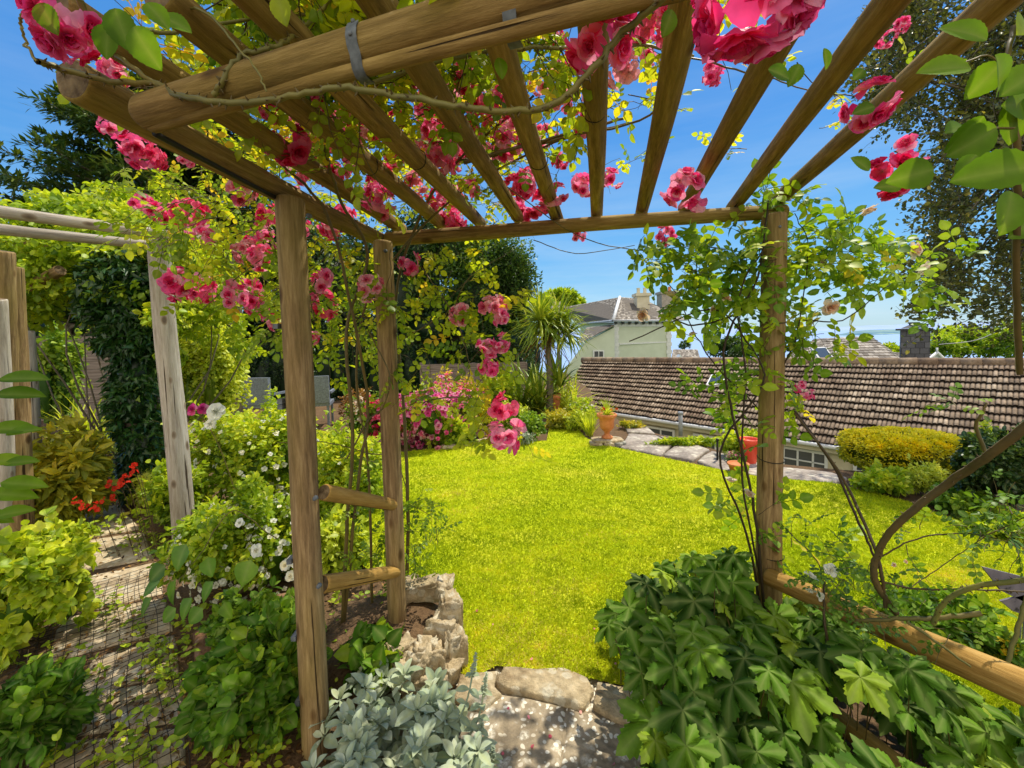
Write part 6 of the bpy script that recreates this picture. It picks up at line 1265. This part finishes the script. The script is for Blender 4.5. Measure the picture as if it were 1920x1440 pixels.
# leafy ground litter and weeds
a = Acc(); n = 5200; px = R.uniform(-100, 1000, n); py = R.uniform(950, 1640, n); P = np.array([G(x, y, .012 + R.uniform(0, .012)) for x, y in zip(px, py)]); keep = ~inpoly(P[:, :2], LAWN); P = P[keep]; keep = (P[:, 0] < -.25); P = P[keep]
n = len(P); sz_ = R.uniform(.012, .04, n); a.inst(LEAF2, frames(rdir(n) * [1, 1, .25], np.tile([0, 0, 1.0], (n, 1)) + rdir(n) * .5, sz_, sz_ * .8), P, R.uniform(0, 1, n)); tag(a.build('leaf_litter', M['litter'], smooth=False), 'dry brown leaf litter over the soil and side path', 'leaf litter', kind='stuff')
a = Acc(); s_ = Acc(); n = 0
for (bx, by, wd_, hd_, n_, sc1) in [(150, 1010, 110, 30, 30, .6), (60, 1320, 110, 80, 60, .8), (180, 1170, 120, 60, 26, .7), (330, 1250, 60, 90, 46, .8), (440, 1440, 120, 50, 30, .9), (600, 1240, 60, 60, 40, .8), (690, 1150, 70, 40, 26, .7), (560, 1350, 40, 60, 20, .8), (290, 1010, 60, 40, 40, .7), (200, 1420, 120, 40, 30, .8)]:
    for _ in range(n_):
        b = G(bx + R.normal() * wd_ * .5, by + R.normal() * hd_ * .5, .01); h = R.uniform(.05, .2) * sc1; e = b + [R.normal() * .05, R.normal() * .05, h]; Pm = smooth_path([b, (b + e) / 2 + R.normal(size=3) * .01, e], 3); tube(s_, Pm, .0011, 3)
        m = R.randint(4, 9); j = R.randint(1, len(Pm), m); a.inst(OVAL, frames(rdir(m) * [1, 1, .4] + [0, 0, .15], np.tile([0, -.2, 1.0], (m, 1)) + rdir(m) * .4, R.uniform(.018, .042, m)), Pm[j], np.clip(.5 + R.normal(0, .2, m), 0, 1))
w_ = thing('weeds', 'loose small leaved weeds creeping over the side path', 'weeds', (-1.6, 1.9, 0)); w_['kind'] = 'stuff'; a.build('foliage', M['bright'], w_)['kind'] = 'stuff'; s_.build('stems', M['twig'], w_)['kind'] = 'stuff'

# ------------------------------------------------------------------ trees
def trunk_tree(t_, base, top, r, blobs, nb, seed, mat='bark', name='trunk'):
    rs = np.random.RandomState(seed); a = Acc(); P = smooth_path([base, (np.array(base) + top) / 2 + rs.normal(size=3) * [.15, .15, 0], top], 6); tube(a, P, np.linspace(r, r * .35, len(P)), 10, val=.5, wob=.06)
    for i in range(nb):
        c, rad = blobs[rs.randint(len(blobs))]; e = np.array(c) + unit(rs.normal(size=3)) * np.array(rad) * .6; s = P[rs.randint(len(P) // 2, len(P))]; m = (s + e) / 2 + rs.normal(size=3) * .12 * np.linalg.norm(e - s); tube(a, smooth_path([s, m, e], 4), np.linspace(r * .3, r * .06, 9), 6, val=.4, wob=.05)
    return a.build(name, M[mat], t_)
# cedar at the far left
cd_ = 12.0; base = W(325, 760, cd_); base[2] = 0; top = W(300, 165, cd_); tt = thing('conifer', 'tall dark cedar with drooping layered branches at the far left', 'tree', base)
rs = np.random.RandomState(4); a = Acc(); tube(a, [base, (base + top) / 2, top], [.32, .2, .05], 10, wob=.05)
nd_ = Acc(); nee = oval(.09, .02, .1, 2); Pn = []; Dn = []; Vn = []; Sn = []
for lv in np.linspace(.30, .98, 26):
    for k in range(8):
        an = rs.uniform(0, 6.28); o_ = np.array([math.cos(an), math.sin(an), 0]); Lb = (4.4 * (1 - lv) ** .55 + .5) * rs.uniform(.7, 1.1); s = base * (1 - lv) + top * lv; P = [s]; d = unit(o_ + [0, 0, .22])
        for j in range(9): d = unit(d + [rs.normal() * .06, rs.normal() * .06, -.045 + .02 * j * .5]); P.append(P[-1] + d * Lb / 9)
        P = np.array(P); tube(a, P, np.linspace(.05, .008, 10), 5, val=.3)
        for j in range(2, 10):
            for q_ in range(5):
                sd_ = unit(np.cross(d, [0, 0, 1])) * (1 if q_ % 2 else -1); dd = unit(d * .7 + sd_ * rs.uniform(.3, 1.1) + [0, 0, rs.normal() * .12 - .08]); l2 = Lb * .26 * rs.uniform(.5, 1.1) * (1.2 - j / 14); bp_ = P[j] + (P[j - 1] - P[j]) * rs.uniform()
                m = 15; tt_ = rs.uniform(.05, 1, m); pp = bp_ + dd * (l2 * tt_)[:, None] + np.array([0, 0, -.10]) * (tt_ ** 2)[:, None]; Pn.append(pp); Dn.append(dd + rdir(m) * .85 + [0, 0, .12]); Vn.append(np.clip(.36 + .26 * tt_ + rs.normal() * .13 + rs.normal(0, .1, m), 0, 1)); Sn.append(rs.uniform(.13, .24, m))
Pn = np.concatenate(Pn); Dn = np.concatenate(Dn); nd_.inst(nee, frames(Dn, rdir(len(Dn)) * .4 + [0, 0, 1], np.concatenate(Sn), np.concatenate(Sn) * 1.6), Pn, np.concatenate(Vn)); a.build('trunk', M['bark'], tt); nd_.build('crown', M['needle'], tt)
def tree(name, label, blobs, base, n, size, leaf, mat, seed, r=.2, nb=14, vb=.45, cr=.26, clumps=200, corev=.62, shell=(.7, 1.05), sun=.25, cat='tree', hang=0):
    t_ = thing(name, label, cat, base); a = Acc()
    if corev: core(a, blobs, corev, seed)
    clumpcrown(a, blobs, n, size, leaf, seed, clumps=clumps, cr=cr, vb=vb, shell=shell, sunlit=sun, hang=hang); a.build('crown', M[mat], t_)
    c = np.array(blobs[0][0]); trunk_tree(t_, np.array(base, float), c, r, blobs, nb, seed); return t_
def bb_(px, py, d, rpx, rz=None, ry=None): r = rpx / FPX * d; return (W(px, py, d), (r, ry or r * .8, (rz or rpx) / FPX * d))
def gb(px, d): p = W(px, 760, d); p[2] = 0; return p
tree('broadleaf_tree', 'tall dark green tree right of centre with sunlit right edge behind the palm', [bb_(900, 560, 12.5, 88, 110), bb_(940, 520, 12.5, 62, 78), bb_(968, 560, 12.2, 44, 80), bb_(860, 480, 13, 60, 60), bb_(930, 640, 12.2, 66, 70)], gb(915, 12.8), 30000, .10, LEAF2, 'tree', 51, .25, vb=.36, clumps=420, sun=.36)
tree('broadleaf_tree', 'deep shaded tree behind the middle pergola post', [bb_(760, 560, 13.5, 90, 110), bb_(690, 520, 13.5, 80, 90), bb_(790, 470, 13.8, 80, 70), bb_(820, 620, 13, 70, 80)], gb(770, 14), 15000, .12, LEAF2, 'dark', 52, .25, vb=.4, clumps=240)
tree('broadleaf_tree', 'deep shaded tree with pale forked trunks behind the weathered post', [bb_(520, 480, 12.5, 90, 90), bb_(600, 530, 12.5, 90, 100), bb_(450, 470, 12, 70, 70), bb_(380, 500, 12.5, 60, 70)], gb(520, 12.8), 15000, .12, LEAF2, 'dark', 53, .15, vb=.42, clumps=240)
for i, (x0, y0, x1, y1) in enumerate(((445, 660, 428, 470), (447, 660, 452, 480))):
    pass
ft = thing('tree_trunks', 'pair of pale bare trunks in the shade left of the front post', 'tree', gb(447, 9.5)); a = Acc(); b = gb(447, 9.5); tube(a, smooth_path([b, W(440, 620, 9.5), W(424, 470, 9.6)], 6), np.linspace(.15, .07, 13), 10, wob=.05); a.build('trunk', M['bark'], ft); a = Acc(); tube(a, smooth_path([b + [.08, 0, 0], W(446, 600, 9.5), W(440, 500, 9.5), W(462, 440, 9.6)], 6), np.linspace(.13, .06, 19), 10, wob=.05); a.build('trunk', M['bark'], ft)
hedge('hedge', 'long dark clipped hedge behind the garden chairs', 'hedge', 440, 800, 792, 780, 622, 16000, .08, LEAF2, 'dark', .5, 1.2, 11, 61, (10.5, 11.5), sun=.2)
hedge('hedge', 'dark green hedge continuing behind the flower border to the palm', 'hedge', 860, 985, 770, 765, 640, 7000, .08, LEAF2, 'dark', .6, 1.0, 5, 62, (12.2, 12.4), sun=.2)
tree('broadleaf_tree', 'dark leafy tree mass at the far left beneath the cedar', [bb_(150, 560, 10, 100, 70), bb_(60, 560, 10, 80, 80), bb_(230, 600, 10, 70, 70), bb_(300, 560, 10.5, 80, 90)], gb(150, 10.5), 12000, .10, LEAF2, 'tree', 54, .2, vb=.32, clumps=200)
def gl(px, py, d, z): p = W(px, py, d); p[2] = z; return p
tree('broadleaf_tree', 'rounded sunny green tree top behind the green house', [bb_(1050, 568, 48, 34, 22), bb_(1076, 574, 50, 22, 18), bb_(1020, 585, 46, 26, 24)], gl(1050, 640, 49, -6), 9000, .45, LEAF2, 'bright', 55, .3, vb=.38, clumps=160)
tree('broadleaf_tree', 'sunlit round green tree beyond the chimney at the right', [bb_(1800, 645, 26, 50, 30), bb_(1770, 655, 25, 34, 26), bb_(1840, 648, 27, 40, 32)], gl(1800, 700, 26, -6), 9000, .2, LEAF2, 'bright', 56, .25, vb=.36, clumps=200)
tree('broadleaf_tree', 'green hedge like tree at the far right beyond the bungalow roof', [bb_(1890, 652, 24, 46, 32), bb_(1935, 640, 24, 50, 44)], gl(1900, 700, 24, -6), 8000, .18, LEAF2, 'bright', 57, .25, vb=.32, clumps=200)
tree('broadleaf_tree', 'small yellow green tree between the slate roof and the chimney', [bb_(1668, 660, 30, 20, 14), bb_(1690, 668, 28, 18, 12)], gl(1675, 700, 30, -6), 2500, .22, LEAF2, 'bright', 58, .2, vb=.4, clumps=60)
tree('broadleaf_tree', 'dark green tree between the distant house and the right post', [bb_(1370, 658, 34, 34, 22), bb_(1400, 668, 32, 28, 18)], gl(1380, 700, 33, -6), 4000, .25, LEAF2, 'tree', 59, .2, vb=.3, clumps=90)
tree('broadleaf_tree', 'tiny green tree beside the distant grey roofed house', [bb_(1284, 648, 75, 9, 8)], gl(1284, 690, 75, -8), 700, .3, LEAF2, 'tree', 60, .2, nb=4, clumps=30)
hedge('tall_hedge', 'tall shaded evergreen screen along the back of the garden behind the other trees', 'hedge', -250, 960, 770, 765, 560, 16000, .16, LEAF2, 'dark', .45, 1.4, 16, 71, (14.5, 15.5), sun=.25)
a = Acc(); n = 26; px = R.uniform(650, 1300, n); py = R.uniform(1140, 1440, n); P = np.array([G(x, y, .04 if inpoly(np.array([G(x, y, .04)[:2]]), LAWN)[0] else .02) for x, y in zip(px, py)]); sz_ = R.uniform(.010, .02, n)
a.inst(ROUND, frames(rdir(n) * [1, 1, .2], np.tile([0, 0, 1.0], (n, 1)) + rdir(n) * .5, sz_), P, R.uniform(0, 1, n)); tag(a.build('fallen_petals', M['palepink']), 'pale fallen petals scattered over the step and lawn edge', 'petals', kind='stuff')
# evergreen oak overhanging from the right
ok = thing('evergreen_oak', 'overhanging small leaved evergreen oak at the right edge against the sky', 'tree', (9.6, 6.3, -3.7)); rs = np.random.RandomState(9); a = Acc(); s_ = Acc(); tb = np.array([9.6, 6.3, -3.7]); tp = W(2050, 60, 6.4); tube(s_, smooth_path([tb, (tb + tp) / 2 + [.2, 0, 0], tp], 6), np.linspace(.22, .10, 13), 10, wob=.05)
OK_ = [(1960, -60), (1700, -60), (1690, 60), (1650, 120), (1640, 190), (1700, 250), (1760, 290), (1740, 360), (1730, 385), (1790, 420), (1740, 470), (1750, 520), (1755, 590), (1830, 605), (1960, 610)]; m_ = 0
while m_ < 980:
    q = np.array([[rs.uniform(1640, 1990), rs.uniform(-80, 615)]])
    if not inpoly(q, OK_)[0]: continue
    dn_ = vnoise(np.array([[q[0, 0] * .012, q[0, 1] * .012, 0]]), 1.6, 3)[0]
    if dn_ < -.1 and q[0, 0] < 1900: continue
    m_ += 1; p = W(q[0, 0], q[0, 1], rs.uniform(5.6, 7.4)); d = unit(np.array([-.6, rs.normal() * .6, rs.normal() * .6 + .1])); P = [p]
    for j in range(5): d = unit(d + rs.normal(size=3) * .3); P.append(P[-1] + d * .12)
    P = np.array(P); tube(s_, P, np.linspace(.006, .002, 6), 4, val=.2)
    k_ = 26; idx = rs.randint(0, 6, k_); a.inst(OVAL, frames(rdir(k_) + d * .4, rdir(k_) + [0, 0, .5], rs.uniform(.045, .08, k_)), P[idx] + rs.normal(size=(k_, 3)) * .05, np.clip(.45 + rs.normal(0, .2, k_), 0, 1))
    if m_ % 8 == 0: e = P[0]; g_ = tp + [0, 0, rs.uniform(-2.2, .3)]; mm = (e + g_) / 2 + rs.normal(size=3) * .2; tube(s_, smooth_path([g_, mm, e], 5), np.linspace(.03, .006, 11), 5, val=.25)
a.build('crown', M['oak'], ok); s_.build('trunk', M['bark'], ok)
